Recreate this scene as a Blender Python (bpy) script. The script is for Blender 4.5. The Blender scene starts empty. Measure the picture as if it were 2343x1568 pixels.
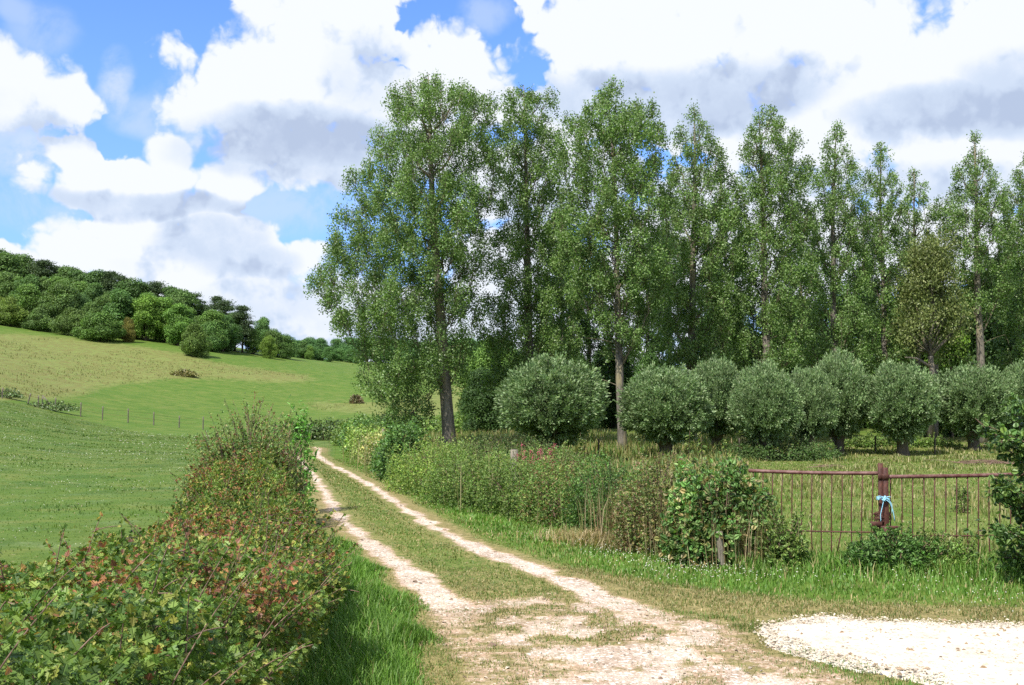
import bpy, math, random
import numpy as np

# ------------------------------------------------------------------ camera, sky, sun, exposure
FPX, CX, CY, HOR, CAMZ = 2290.0, 1171.0, 784.0, 930.0, 2.2     # layout units: the photo at 2342 px wide
PITCH = math.atan((HOR - CY) / FPX)
SC = bpy.context.scene
COL = SC.collection
cam = bpy.data.objects.new('camera', bpy.data.cameras.new('camera'))
COL.objects.link(cam); SC.camera = cam
cam.location = (0, 0, CAMZ)
cam.rotation_euler = (math.radians(90) + PITCH, 0, 0)
cam.data.sensor_width = 36.0
cam.data.lens = 36.0 * FPX / 2342.0
cam.data.clip_start = 0.05; cam.data.clip_end = 6000

SUN_AZ = math.radians(-146)      # from +Y towards +X; the sun stands to the left and a little behind
SUN_EL = math.radians(52)
sd = (math.sin(SUN_AZ) * math.cos(SUN_EL), math.cos(SUN_AZ) * math.cos(SUN_EL), math.sin(SUN_EL))
SC.view_settings.view_transform = 'Standard'
SC.view_settings.look = 'None'
SC.view_settings.gamma = 1.0
SC.view_settings.exposure = 0.68
SC.view_settings.use_curve_mapping = False
SKY_STRENGTH = 0.15

from mathutils import Vector
sl = bpy.data.lights.new('sun', 'SUN'); sl.energy = 4.4; sl.angle = math.radians(0.53); sl.color = (1.0, 0.955, 0.88)
so = bpy.data.objects.new('sun', sl); COL.objects.link(so)
so.rotation_euler = Vector(sd).to_track_quat('Z', 'Y').to_euler()
so.location = (-40, -20, 60)

SC.cycles.max_bounces = 6; SC.cycles.diffuse_bounces = 3; SC.cycles.glossy_bounces = 2
SC.cycles.transmission_bounces = 3; SC.cycles.transparent_max_bounces = 4
SC.cycles.use_denoising = False
SC.cycles.sample_clamp_indirect = 4.0
SC.cycles.caustics_reflective = False; SC.cycles.caustics_refractive = False


def vdir(px, py):
    a = (px - CX) / FPX; b = (CY - py) / FPX
    return (a, math.cos(PITCH) - b * math.sin(PITCH), math.sin(PITCH) + b * math.cos(PITCH))


class NT:
    """tiny node builder"""
    def __init__(self, nt):
        self.nt = nt; self.n = nt.nodes; self.l = nt.links
    def new(self, t, **kw):
        nd = self.n.new(t)
        for k, v in kw.items(): setattr(nd, k, v)
        return nd
    def put(self, sock, v):
        if v is None: return
        if isinstance(v, bpy.types.NodeSocket): self.l.new(v, sock)
        else:
            if isinstance(v, (tuple, list)) and len(v) == 3 and sock.type == 'RGBA': v = (*v, 1)
            sock.default_value = v
    def m(self, op, a, b=None, c=None, clamp=False):
        nd = self.new('ShaderNodeMath', operation=op, use_clamp=clamp)
        self.put(nd.inputs[0], a); self.put(nd.inputs[1], b)
        if c is not None: self.put(nd.inputs[2], c)
        return nd.outputs[0]
    def vm(self, op, a, b=None, c=None, out=0):
        nd = self.new('ShaderNodeVectorMath', operation=op)
        self.put(nd.inputs[0], a)
        if b is not None: self.put(nd.inputs[1], b)
        if c is not None: self.put(nd.inputs[2], c)
        return nd.outputs[out]
    def mix(self, f, a, b, typ='RGBA', blend='MIX'):
        nd = self.new('ShaderNodeMix', data_type=typ)
        if typ == 'RGBA': nd.blend_type = blend
        i = {'FLOAT': (2, 3), 'VECTOR': (4, 5), 'RGBA': (6, 7)}[typ]
        self.put(nd.inputs[0], f); self.put(nd.inputs[i[0]], a); self.put(nd.inputs[i[1]], b)
        return nd.outputs[{'FLOAT': 0, 'VECTOR': 1, 'RGBA': 2}[typ]]
    def ss(self, v, lo, hi, a=0.0, b=1.0):
        nd = self.new('ShaderNodeMapRange', interpolation_type='SMOOTHSTEP')
        for i, x in enumerate((v, lo, hi, a, b)): self.put(nd.inputs[i], x)
        return nd.outputs[0]
    def noise(self, vec, scale, detail=3, rough=0.55, dist=0.0, out=0):
        nd = self.new('ShaderNodeTexNoise')
        self.put(nd.inputs['Vector'], vec); self.put(nd.inputs['Scale'], scale)
        nd.inputs['Detail'].default_value = detail; nd.inputs['Roughness'].default_value = rough
        nd.inputs['Distortion'].default_value = dist
        return nd.outputs[out]
    def voro(self, vec, scale, detail=0, feature='F1', out=0, rand=1.0):
        nd = self.new('ShaderNodeTexVoronoi', feature=feature)
        self.put(nd.inputs['Vector'], vec); self.put(nd.inputs['Scale'], scale)
        nd.inputs['Randomness'].default_value = rand
        if detail and 'Detail' in nd.inputs: nd.inputs['Detail'].default_value = detail
        return nd.outputs[out]
    def attr(self, name, out='Color'):
        nd = self.new('ShaderNodeAttribute', attribute_name=name)
        return nd.outputs[out]
    def xyz(self, x=0, y=0, z=0):
        nd = self.new('ShaderNodeCombineXYZ')
        for i, v in enumerate((x, y, z)): self.put(nd.inputs[i], v)
        return nd.outputs[0]
    def sep(self, v):
        nd = self.new('ShaderNodeSeparateXYZ'); self.put(nd.inputs[0], v)
        return nd.outputs


def azel(px, py):
    d = vdir(px, py); r = math.hypot(d[0], d[1])
    return math.atan2(d[0], d[1]), math.atan2(d[2], r)


# cloud bodies: x, y, half width, half height in photo units, turned at once into sky directions
CLOUDS = [(745, 40, 225, 190), (610, 215, 250, 170), (800, 210, 170, 210), (700, 320, 250, 110), (585, 150, 95, 105),
          (1040, 170, 150, 125), (960, 260, 170, 120), (1120, 240, 90, 80),
          (1420, 60, 240, 170), (1700, 90, 360, 200), (2030, 150, 330, 190), (2330, 90, 250, 210), (1500, 250, 420, 90),
          (1900, 280, 420, 90), (2250, 330, 300, 110), (1650, 322, 70, 30), (1850, 350, 260, 60), (2250, 430, 260, 60),
          (60, 205, 150, 95), (5, 120, 50, 70),
          (340, 410, 270, 62), (392, 345, 62, 62), (170, 365, 75, 55), (520, 420, 130, 60), (330, 455, 270, 40),
          (165, 565, 150, 72), (330, 525, 100, 66), (40, 600, 90, 60), (520, 565, 160, 80), (690, 590, 75, 42), (420, 640, 150, 90),
          (620, 690, 240, 95), (820, 720, 260, 90), (1200, 760, 500, 120), (200, 690, 300, 80), (326, 600, 120, 60), (640, 610, 110, 50), (1811, 205, 200, 80), (1280, 420, 330, 130), (1720, 470, 420, 130), (1180, 600, 230, 130), (2120, 570, 360, 130), (1000, 330, 160, 120), (440, 480, 120, 45), (1650, 180, 200, 80), (1500, 620, 200, 200), (1700, 620, 300, 130)]
SHADES = [(690, 310, 250, 75, 1.15), (650, 345, 260, 60, 0.8), (830, 190, 110, 120, 0.55), (790, 370, 170, 60, 0.8),
          (1450, 215, 300, 70, 0.9), (1640, 225, 260, 70, 1.0), (1750, 190, 160, 60, 0.6), (2200, 250, 260, 60, 1.0), (2320, 200, 140, 90, 0.8),
          (2200, 420, 300, 50, 0.7),
          (350, 468, 300, 30, 0.9), (500, 560, 130, 60, 0.85), (560, 605, 130, 45, 0.8), (330, 600, 90, 40, 0.4),
          (100, 300, 120, 40, 0.5), (40, 230, 70, 40, 0.4), (650, 700, 240, 60, 0.62), (1000, 740, 500, 70, 0.6), (60, 610, 90, 30, 0.4), (1550, 720, 300, 80, 0.4), (1350, 430, 300, 90, .6), (1800, 450, 300, 60, .5), (1150, 620, 200, 90, .45)]
WISPS = [(90, 375, 70, 70, .55), (262, 200, 32, 60, .5), (330, 260, 80, 40, .35), (100, 60, 60, 50, .25), (420, 230, 60, 60, .4),
         (60, 20, 40, 30, .3), (1110, 30, 60, 30, .3), (640, 480, 140, 60, .35), (760, 460, 90, 60, .3), (140, 480, 200, 50, .3), (20, 330, 60, 60, .4),
         (720, 640, 120, 60, .4)]


def build_world():
    w = bpy.data.worlds.new('World'); SC.world = w; w.use_nodes = True
    # group: cloud field at a point p = (az, el, 0), with the raw direction for the noise
    g = bpy.data.node_groups.new('cloud_field', 'ShaderNodeTree')
    g.interface.new_socket('P', in_out='INPUT', socket_type='NodeSocketVector')
    g.interface.new_socket('F', in_out='OUTPUT', socket_type='NodeSocketFloat')
    T = NT(g); gi = T.new('NodeGroupInput'); go = T.new('NodeGroupOutput')
    p0 = gi.outputs[0]
    wn = T.noise(p0, 9.0, 3, 0.55, out=1)
    p = T.vm('ADD', p0, T.vm('MULTIPLY', T.vm('SUBTRACT', wn, (.5, .5, .5)), (0.06, 0.05, 0)))
    F = None
    for (x, y, rx, ry) in CLOUDS:
        a, e = azel(x, y)
        q = T.vm('MULTIPLY', T.vm('SUBTRACT', p, (a, e, 0)), (FPX / rx, FPX / ry, 0))
        v = T.m('SUBTRACT', 1.0, T.vm('DOT_PRODUCT', q, q, out=1))
        if F is None: F = v
        else: F = T.m('SMOOTH_MAX', F, v, 0.25)
    F = T.m('MAXIMUM', F, -1.5)
    F = T.m('ADD', T.m('MINIMUM', F, 0.9), 0.22)
    n1 = T.noise(p0, 16.0, 10, 0.63)
    vb = T.voro(T.vm('ADD', p0, T.vm('MULTIPLY', T.vm('SUBTRACT', T.noise(p0, 22.0, 3, .6, out=1), (.5, .5, .5)), (.035, .035, 0))), 26.0, 3.0)
    F = T.m('ADD', F, T.m('MULTIPLY', T.m('SUBTRACT', n1, 0.5), 1.05))
    F = T.m('ADD', F, T.m('MULTIPLY', T.m('SUBTRACT', 0.62, vb), 0.85))
    g.links.new(F, go.inputs[0])

    T = NT(w.node_tree)
    for nd in list(T.n): T.n.remove(nd)
    out = T.new('ShaderNodeOutputWorld'); bg = T.new('ShaderNodeBackground')
    T.l.new(bg.outputs[0], out.inputs[0]); bg.inputs[1].default_value = SKY_STRENGTH
    sky = T.new('ShaderNodeTexSky', sky_type='NISHITA'); sky.sun_disc = False
    sky.sun_elevation = SUN_EL; sky.sun_rotation = SUN_AZ
    sky.air_density = 1.0; sky.dust_density = 0.6; sky.ozone_density = 2.0; sky.altitude = 50
    tc = T.new('ShaderNodeTexCoord').outputs['Generated']
    d = T.vm('NORMALIZE', tc)
    x, y, z = T.sep(d)
    az = T.m('ARCTAN2', x, y); el = T.m('ARCSINE', z)
    P = T.xyz(az, el, 0)
    def fld(vec):
        nd = T.new('ShaderNodeGroup'); nd.node_tree = g; T.put(nd.inputs[0], vec); return nd.outputs[0]
    F0 = fld(P)
    # clouds of the rest of the sky, outside the part seen here
    outm = T.m('MAXIMUM', T.ss(T.m('ABSOLUTE', az), 0.52, 0.75), T.ss(el, 0.50, 0.75))
    gen = T.m('MULTIPLY', T.m('SUBTRACT', T.noise(T.vm('MULTIPLY', d, (1, 1, 2.2)), 3.0, 8, .55), 0.42), 5.0)
    F0 = T.mix(outm, F0, gen, 'FLOAT')
    # soft, slightly varying edge
    wid = T.ss(T.noise(P, 14.0, 2), 0.3, 0.7, 0.12, 0.62)
    dens = T.ss(F0, 0.0, wid)
    # light from the sun side: less cloud towards the upper left means a bright rim
    F1 = fld(T.vm('ADD', P, (-0.022, 0.034, 0)))
    lit = T.ss(T.m('SUBTRACT', F0, F1), -0.75, 0.15)
    sh = None
    Pw = T.vm('ADD', P, T.vm('MULTIPLY', T.vm('SUBTRACT', T.noise(P, 9.0, 5, .55, out=1), (.5, .5, .5)), (0.07, 0.05, 0)))
    for (cx, cy, rx, ry, s) in SHADES:
        a, e = azel(cx, cy)
        q = T.vm('MULTIPLY', T.vm('SUBTRACT', Pw, (a, e, 0)), (FPX / rx / 1.3, FPX / ry / 1.3, 0))
        v = T.m('MULTIPLY', T.ss(T.vm('DOT_PRODUCT', q, q, out=1), 1.15, 0.05), s)
        sh = v if sh is None else T.m('MAXIMUM', sh, v)
    sh = T.m('MULTIPLY', T.m('MULTIPLY', sh, .9), T.ss(T.noise(P, 20.0, 6, .6), 0.22, 0.62, 0.72, 1.1))
    L = T.m('SUBTRACT', T.m('ADD', T.m('MULTIPLY', lit, 0.5), 0.75), sh)
    k = 1.0 / (SKY_STRENGTH * 2 ** SC.view_settings.exposure)
    grey = (0.50 * k, 0.60 * k, 0.80 * k); mid = (0.68 * k, .79 * k, .97 * k); white = (0.95 * k, 0.99 * k, 1.06 * k)
    cc = T.mix(T.ss(L, -0.05, 0.6), grey, mid)
    cc = T.mix(T.ss(L, 0.42, 1.0), cc, white)
    # blue
    skyc = T.vm('MULTIPLY', sky.outputs[0], (0.60, 0.80, 1.28))
    low = (0.30 * k, 0.53 * k, 0.97 * k)
    skyc = T.mix(T.ss(el, 0.42, 0.02, 0.0, 0.55), skyc, low)
    ws = None
    for (cx, cy, rx, ry, s) in WISPS:
        a, e = azel(cx, cy)
        q = T.vm('MULTIPLY', T.vm('SUBTRACT', Pw, (a, e, 0)), (FPX / rx / 1.3, FPX / ry / 1.3, 0))
        v = T.m('MULTIPLY', T.ss(T.vm('DOT_PRODUCT', q, q, out=1), 1.2, 0.0), s)
        ws = v if ws is None else T.m('MAXIMUM', ws, v)
    ws = T.m('MULTIPLY', ws, T.ss(T.noise(P, 18.0, 7, .62, 0.4), 0.3, 0.62, 0.1, 1.7), clamp=True)
    haze = T.ss(el, 0.16, 0.0, 0.0, 0.55)
    skyc = T.mix(T.m('MAXIMUM', ws, haze), skyc, (0.68 * k, 0.80 * k, 1.0 * k))
    col = T.mix(dens, skyc, cc)
    T.l.new(col, bg.inputs[0])
    w.cycles.sampling_method = 'MANUAL'; w.cycles.sample_map_resolution = 512
build_world()

# ------------------------------------------------------------------ numpy helpers
def hash2(ix, iy, s):
    h = (ix.astype(np.int64) * 374761393 + iy.astype(np.int64) * 668265263 + s * 974634777) & 0xffffffff
    h = ((h ^ (h >> 13)) * 1274126177) & 0xffffffff
    h = ((h ^ (h >> 16)) * 2246822519) & 0xffffffff
    return ((h ^ (h >> 15)) & 0xffffff) / float(0xffffff)


def vn(x, y, s=0):
    x = np.asarray(x, float); y = np.asarray(y, float)
    ix = np.floor(x); iy = np.floor(y); fx = x - ix; fy = y - iy
    fx = fx * fx * (3 - 2 * fx); fy = fy * fy * (3 - 2 * fy)
    a = hash2(ix, iy, s); b = hash2(ix + 1, iy, s); c = hash2(ix, iy + 1, s); d = hash2(ix + 1, iy + 1, s)
    return (a * (1 - fx) + b * fx) * (1 - fy) + (c * (1 - fx) + d * fx) * fy


def fbm(x, y, s=0, o=3):
    r = 0; a = 1; t = 0
    for k in range(o):
        r = r + a * vn(x * 2 ** k + 17 * k, y * 2 ** k - 9 * k, s + k); t += a; a *= 0.5
    return r / t


def norm(v): return v / np.maximum(np.linalg.norm(v, axis=-1, keepdims=True), 1e-9)
def rnd_unit(rg, n): return norm(rg.normal(size=(n, 3)))
def sstep(x, a, b):
    t = np.clip((x - a) / (b - a), 0, 1); return t * t * (3 - 2 * t)


# ------------------------------------------------------------------ terrain heights
def zat(py, Y):
    """height at depth Y of a thing seen at photo row py"""
    d = vdir(CX, py); return CAMZ + Y * d[2] / d[1]

TY = [0, 12, 25, 45, 70, 85, 100, 120, 145, 170, 210, 260, 400, 700, 2500]
def zr(*a): return list(a)
TCOL = {
    -900: [0, 0, 0.4, 2.2, 6.5, 9, 12, 16, 21, 26, 33, 40, 48, 50, 50],
    0:    [0, 0, 0.0, 0.45, 1.75, 2.9, 4.6, 7.4, 11.4, 15.9, 21.5, 26.5, 32, 34, 34],
    200:  [0, 0, 0.0, 0.15, 0.45, 1.0, 2.4, 5.0, 9.0, 14.0, 19.5, 24, 30, 32, 32],
    460:  [0, 0, 0, 0, 0.0, 0.10, 0.9, 3.0, 6.9, 11.9, 16.0, 19, 25, 28, 28],
    650:  [0, 0, 0, 0, 0.0, 0.0, 0.55, 2.0, 5.2, 8.8, 12.9, 14.5, 22, 26, 26],
    800:  [0, 0, 0, 0, 0.0, 0.0, 0.35, 1.4, 4.0, 7.4, 11.2, 12.0, 21, 26, 26],
    1100: [0, 0, 0, 0.1, 0.35, 0.5, 0.9, 2.0, 4.2, 6.2, 7.0, 7.0, 17, 24, 24],
    1400: [0, 0, -.05, -0.05, 0.3, 0.5, 0.6, 0.8, 1.0, 1.3, 2, 3, 10, 18, 22],
    2400: [0, 0, 0, 0.0, 0.45, 0.9, 1.0, 1.1, 1.3, 1.6, 2, 3, 8, 14, 20],
    3300: [0, 0, 0, 0.0, 0.45, 0.9, 1.0, 1.1, 1.3, 1.6, 2, 3, 8, 14, 20]}
_fc = np.linspace(-900, 3300, 211)
_fy = np.linspace(0, math.log(2500 / 8 + 1), 240)          # log-spaced depth
_yy = (np.exp(_fy) - 1) * 8
_cols = sorted(TCOL)
_t1 = np.array([np.interp(_yy, TY, TCOL[c]) for c in _cols])
_tab = np.array([np.interp(_fc, _cols, _t1[:, j]) for j in range(len(_fy))]).T
def _blur(a, ax, n):
    for _ in range(n):
        p = np.concatenate([np.take(a, [0], ax), a, np.take(a, [-1], ax)], ax)
        i = [slice(None)] * 2; j = [slice(None)] * 2; k = [slice(None)] * 2
        i[ax] = slice(0, -2); j[ax] = slice(1, -1); k[ax] = slice(2, None)
        a = (p[tuple(i)] + 2 * p[tuple(j)] + p[tuple(k)]) / 4
    return a
_tab = _blur(_blur(_tab, 0, 14), 1, 10)


def gz(X, Y):
    X = np.asarray(X, float); Y = np.asarray(Y, float)
    r = np.hypot(X, Y); th = np.arctan2(X, Y)
    Ye = r * np.maximum(np.cos(th), 0.6)
    col = CX + FPX * np.tan(np.clip(th, -0.72, 0.72))
    fc = np.clip((col + 900) / 4200 * 210, 0, 209.999); fy = np.clip(np.log(Ye / 8 + 1) / _fy[-1] * 239, 0, 238.999)
    i = fc.astype(int); j = fy.astype(int); a = fc - i; b = fy - j
    z = (_tab[i, j] * (1 - a) + _tab[i + 1, j] * a) * (1 - b) + (_tab[i, j + 1] * (1 - a) + _tab[i + 1, j + 1] * a) * b
    amp = sstep(r, 12, 60)
    z = z + (fbm(X / 9, Y / 9, 5, 3) - 0.5) * 0.25 * amp + (fbm(X / 2.2, Y / 2.2, 8, 2) - 0.5) * 0.05
    return z


def gz1(x, y): return float(gz(np.array([x]), np.array([y]))[0])


def to_px(X, Y, Z):
    c, s = math.cos(PITCH), math.sin(PITCH)
    dz = Z - CAMZ; f = Y * c + dz * s; u = -Y * s + dz * c
    f = np.maximum(f, 0.05)
    return CX + FPX * X / f, CY - FPX * u / f


def at(px, Y, py=1000):
    """ground point in the photo column px at depth Y"""
    d = vdir(px, py); x = d[0] / d[1] * Y
    return (x, Y, gz1(x, Y))


def ground_hit(px, py):
    d = vdir(px, py); lo = 2.0; y = lo
    while y < 500:
        x = d[0] / d[1] * y
        if CAMZ + d[2] / d[1] * y <= gz1(x, y): break
        y *= 1.01
    return (d[0] / d[1] * y, y)


# ------------------------------------------------------------------ mesh accumulation
def half(outline, fold=0.25):
    """leaf from the outline of its right half: two flat halves folded on the midrib"""
    o = outline
    V = [(u, v, fold * v) for u, v in o] + [(u, -v, fold * v) for u, v in o[1:-1]]
    n = len(o)
    return np.array(V, float), [list(range(n)), [0] + list(range(n, 2 * n - 2)) [::1] + [n - 1]]

T_QUAD = (np.array([(0, 0, 0), (.38, .42, .10), (1, 0, 0), (.38, -.42, .10)], float), [[0, 1, 2, 3]])
T_WILL = (np.array([(0, 0, 0), (.45, .14, .03), (1, 0, -.05), (.45, -.14, .03)], float), [[0, 1, 2, 3]])
T_OVAL = half([(0, 0), (.2, .26), (.5, .36), (.8, .2), (1, 0)])
T_ROUND = half([(0, 0), (.08, .3), (.35, .47), (.7, .36), (.88, .14), (1.04, 0)], .15)
T_HAW = half([(0, 0), (.18, .06), (.22, .34), (.36, .40), (.42, .16), (.55, .36), (.68, .36), (.70, .14), (.84, .2), (1, .1), (1.02, 0)], .22)
T_BLADE = (np.array([(0, -.5, 0), (0, .5, 0), (.55, .38, 0.10), (.55, -.38, 0.10), (1, 0, 0.42)], float), [[0, 1, 2, 3], [3, 2, 4]])
T_CHIP = (np.array([(-.5, -.3, 0), (.1, -.5, 0), (.55, 0, 0), (.2, .45, 0), (-.4, .35, 0), (-.05, 0, .3), (.15, -.1, .28)], float),
          [[0, 1, 6, 5], [1, 2, 6], [2, 3, 5, 6], [3, 4, 5], [4, 0, 5]])
T_OCTA = (np.array([(1, 0, 0), (0, 1, 0), (-1, 0, 0), (0, -1, 0), (0, 0, 1), (0, 0, -1)], float) * .5,
          [[0, 1, 4], [1, 2, 4], [2, 3, 4], [3, 0, 4], [1, 0, 5], [2, 1, 5], [3, 2, 5], [0, 3, 5]])


class Acc:
    def __init__(self):
        self.v = []; self.c = []; self.idx = []; self.cnt = []; self.n = 0
    def leaves(self, T, P, D, N, S, C, W=None):
        V, polys = T; n = len(P)
        if n == 0: return
        D = norm(D); B = norm(np.cross(N, D)); M = np.cross(D, B)
        S = np.broadcast_to(S, (n,)); W = S if W is None else np.broadcast_to(W, (n,))
        vv = (P[:, None] + D[:, None] * (V[None, :, 0:1] * S[:, None, None]) + B[:, None] * (V[None, :, 1:2] * W[:, None, None])
              + M[:, None] * (V[None, :, 2:3] * S[:, None, None]))
        k = len(V)
        self.v.append(vv.reshape(-1, 3)); self.c.append(np.repeat(C, k, axis=0))
        loc = np.concatenate([np.array(p) for p in polys])
        self.idx.append((np.arange(n)[:, None] * k + loc[None]).ravel() + self.n)
        self.cnt.append(np.tile([len(p) for p in polys], n)); self.n += n * k
    def blades(self, P, D, bend, H, W, C):
        """grass blades: upright strips bent sideways"""
        n = len(P)
        up = np.zeros((n, 3)); up[:, 2] = 1
        side = norm(np.cross(D, up)); H = H[:, None]; W = W[:, None]; bend = bend[:, None]
        base = P; mid = P + up * H * .55 + D * H * bend * .3; tip = P + up * H * (1 - .35 * bend) + D * H * bend
        vv = np.stack([base - side * W * .5, base + side * W * .5, mid + side * W * .4, mid - side * W * .4, tip], 1)
        self.v.append(vv.reshape(-1, 3)); self.c.append(np.repeat(C, 5, axis=0))
        loc = np.array([0, 1, 2, 3, 3, 2, 4])
        self.idx.append((np.arange(n)[:, None] * 5 + loc[None]).ravel() + self.n)
        self.cnt.append(np.tile([4, 3], n)); self.n += n * 5
    def tube(self, pts, rad, sides=6, col=(.2, .15, .1), cap=True, flat=1.0):
        pts = np.asarray(pts, float); n = len(pts)
        rad = np.broadcast_to(np.asarray(rad, float), (n,))
        t = norm(np.gradient(pts, axis=0))
        ref = np.array([0, 0, 1.0]) if abs(t[0][2]) < .8 else np.array([1.0, 0, 0])
        a = norm(np.cross(t, ref)); b = np.cross(t, a)
        ang = np.arange(sides) / sides * 2 * math.pi
        vv = pts[:, None] + rad[:, None, None] * (a[:, None] * np.cos(ang)[None, :, None] + flat * b[:, None] * np.sin(ang)[None, :, None])
        self.v.append(vv.reshape(-1, 3)); self.c.append(np.tile(np.asarray(col, float), (n * sides, 1)))
        i = np.arange(n - 1)[:, None] * sides; j = np.arange(sides)[None]; j2 = (j + 1) % sides
        q = np.stack([i + j, i + j2, i + sides + j2, i + sides + j], -1).reshape(-1, 4)
        self.idx.append(q.ravel() + self.n); self.cnt.append(np.full(len(q), 4))
        if cap:
            for o in (0, n - 1):
                r = np.arange(sides) + o * sides
                self.idx.append((r[::-1] if o == 0 else r) + self.n); self.cnt.append(np.array([sides]))
        self.n += n * sides
    def box(self, c, d, rz=0.0, tilt=(0, 0), col=(.3, .3, .3), bev=0.0):
        x, y, z = d[0] / 2, d[1] / 2, d[2] / 2
        b = bev
        prof = [(-x + b, -y), (x - b, -y), (x, -y + b), (x, y - b), (x - b, y), (-x + b, y), (-x, y - b), (-x, -y + b)] if b else [(-x, -y), (x, -y), (x, y), (-x, y)]
        k = len(prof)
        lv = [(-z, 1.0)] + ([(z - b, 1.0), (z, 1 - b / max(x, y) * 1.2)] if b else [(z, 1.0)])
        V = np.array([(px * s, py * s, zz) for zz, s in lv for px, py in prof])
        V[:, 0] += (V[:, 2] + z) * tilt[0]; V[:, 1] += (V[:, 2] + z) * tilt[1]
        R = np.array([[math.cos(rz), -math.sin(rz), 0], [math.sin(rz), math.cos(rz), 0], [0, 0, 1]])
        V = V @ R.T + np.array(c)
        self.v.append(V); self.c.append(np.tile(np.asarray(col, float), (len(V), 1)))
        for l in range(len(lv) - 1):
            for j in range(k):
                self.idx.append(np.array([l * k + j, l * k + (j + 1) % k, (l + 1) * k + (j + 1) % k, (l + 1) * k + j]) + self.n); self.cnt.append(np.array([4]))
        self.idx.append(np.arange(k)[::-1] + self.n); self.cnt.append(np.array([k]))
        self.idx.append(np.arange(k) + (len(lv) - 1) * k + self.n); self.cnt.append(np.array([k])); self.n += len(V)
    def grid(self, V, nu, nv, attrs=None):
        """V: nu*nv vertices, row major"""
        self.v.append(V); self.c.append(attrs if attrs is not None else np.zeros((len(V), 3)))
        i = np.arange(nu - 1)[:, None] * nv; j = np.arange(nv - 1)[None]
        q = np.stack([i + j, i + nv + j, i + nv + j + 1, i + j + 1], -1).reshape(-1, 4)
        self.idx.append(q.ravel() + self.n); self.cnt.append(np.full(len(q), 4)); self.n += len(V)
    def mesh(self, name, mat, smooth=False):
        v = np.concatenate(self.v).astype(np.float32); c = np.concatenate(self.c)
        idx = np.concatenate(self.idx).astype(np.int32); cnt = np.concatenate(self.cnt).astype(np.int32)
        me = bpy.data.meshes.new(name)
        me.vertices.add(len(v)); me.vertices.foreach_set('co', v.ravel())
        me.loops.add(len(idx)); me.loops.foreach_set('vertex_index', idx)
        me.polygons.add(len(cnt)); me.polygons.foreach_set('loop_start', np.concatenate([[0], np.cumsum(cnt)[:-1]]).astype(np.int32))
        if smooth: me.polygons.foreach_set('use_smooth', np.ones(len(cnt), bool))
        me.update(calc_edges=True)
        a = me.color_attributes.new('col', 'FLOAT_COLOR', 'POINT')
        cc = np.ones((len(v), 4), np.float32); cc[:, :3] = c[:, :3]
        a.data.foreach_set('color', cc.ravel())
        me.materials.append(mat)
        return me


def obj(name, acc, mat, parent=None, smooth=False):
    me = acc if isinstance(acc, bpy.types.Mesh) else acc.mesh(name, mat, smooth)
    o = bpy.data.objects.new(name, me); COL.objects.link(o)
    if parent: o.parent = parent
    return o
def tag(o, label=None, cat=None, group=None, kind=None):
    if label: o['label'] = label
    if cat: o['category'] = cat
    if group: o['group'] = group
    if kind: o['kind'] = kind
    return o
def thing(name, label, cat, loc=(0, 0, 0), rz=0, group=None):
    o = bpy.data.objects.new(name, None); COL.objects.link(o); o.location = loc; o.rotation_euler = (0, 0, rz)
    o.empty_display_size = 0.2
    return tag(o, label, cat, group)
def copy_tree(o, parent=None):
    c = o.copy(); COL.objects.link(c)
    if parent: c.parent = parent
    for ch in [q for q in bpy.data.objects if q.parent == o]: copy_tree(ch, c)
    return c


# ------------------------------------------------------------------ materials
def leaf_mat(name, rough=0.45, spec=0.5, trans=0.28, tcol=(1.25, 1.35, 0.55), noise=0.25, nscale=3.0, objtint=False):
    m = bpy.data.materials.new(name); m.use_nodes = True
    T = NT(m.node_tree)
    for nd in list(T.n): T.n.remove(nd)
    out = T.new('ShaderNodeOutputMaterial'); pr = T.new('ShaderNodeBsdfPrincipled'); tr = T.new('ShaderNodeBsdfTranslucent'); mx = T.new('ShaderNodeMixShader')
    c = T.attr('col')
    co = T.new('ShaderNodeTexCoord').outputs['Object']
    n = T.ss(T.noise(co, nscale, 2), 0.3, 0.7, 1 - noise, 1 + noise)
    c = T.vm('SCALE', c, None); c.node.inputs['Scale'].default_value = 1.0; T.l.new(n, c.node.inputs['Scale'])
    if objtint:
        oi = T.new('ShaderNodeObjectInfo')
        c = T.vm('MULTIPLY', c, oi.outputs['Color'])
    T.put(pr.inputs['Base Color'], c); pr.inputs['Roughness'].default_value = rough
    pr.inputs['Specular IOR Level'].default_value = spec
    T.put(tr.inputs['Color'], T.vm('MULTIPLY', c, tcol))
    mx.inputs[0].default_value = trans
    T.l.new(pr.outputs[0], mx.inputs[1]); T.l.new(tr.outputs[0], mx.inputs[2]); T.l.new(mx.outputs[0], out.inputs[0])
    return m


def bark_mat(name, c1, c2, scale=6.0, bump=0.6, lichen=None, stretch=(1, 1, .22)):
    m = bpy.data.materials.new(name); m.use_nodes = True
    T = NT(m.node_tree); pr = T.n['Principled BSDF']
    co = T.vm('MULTIPLY', T.new('ShaderNodeTexCoord').outputs['Object'], stretch)
    a = T.noise(co, scale * 2.2, 6, .65, .4); b = T.noise(co, scale * .5, 3)
    c = T.mix(T.ss(a, .32, .68), c1, c2)
    if lichen: c = T.mix(T.m('MULTIPLY', T.ss(b, .5, .68), .8), c, lichen)
    T.put(pr.inputs['Base Color'], c); pr.inputs['Roughness'].default_value = .88
    bp = T.new('ShaderNodeBump'); bp.inputs['Strength'].default_value = bump; bp.inputs['Distance'].default_value = .03
    T.l.new(a, bp.inputs['Height']); T.l.new(bp.outputs[0], pr.inputs['Normal'])
    return m


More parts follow.
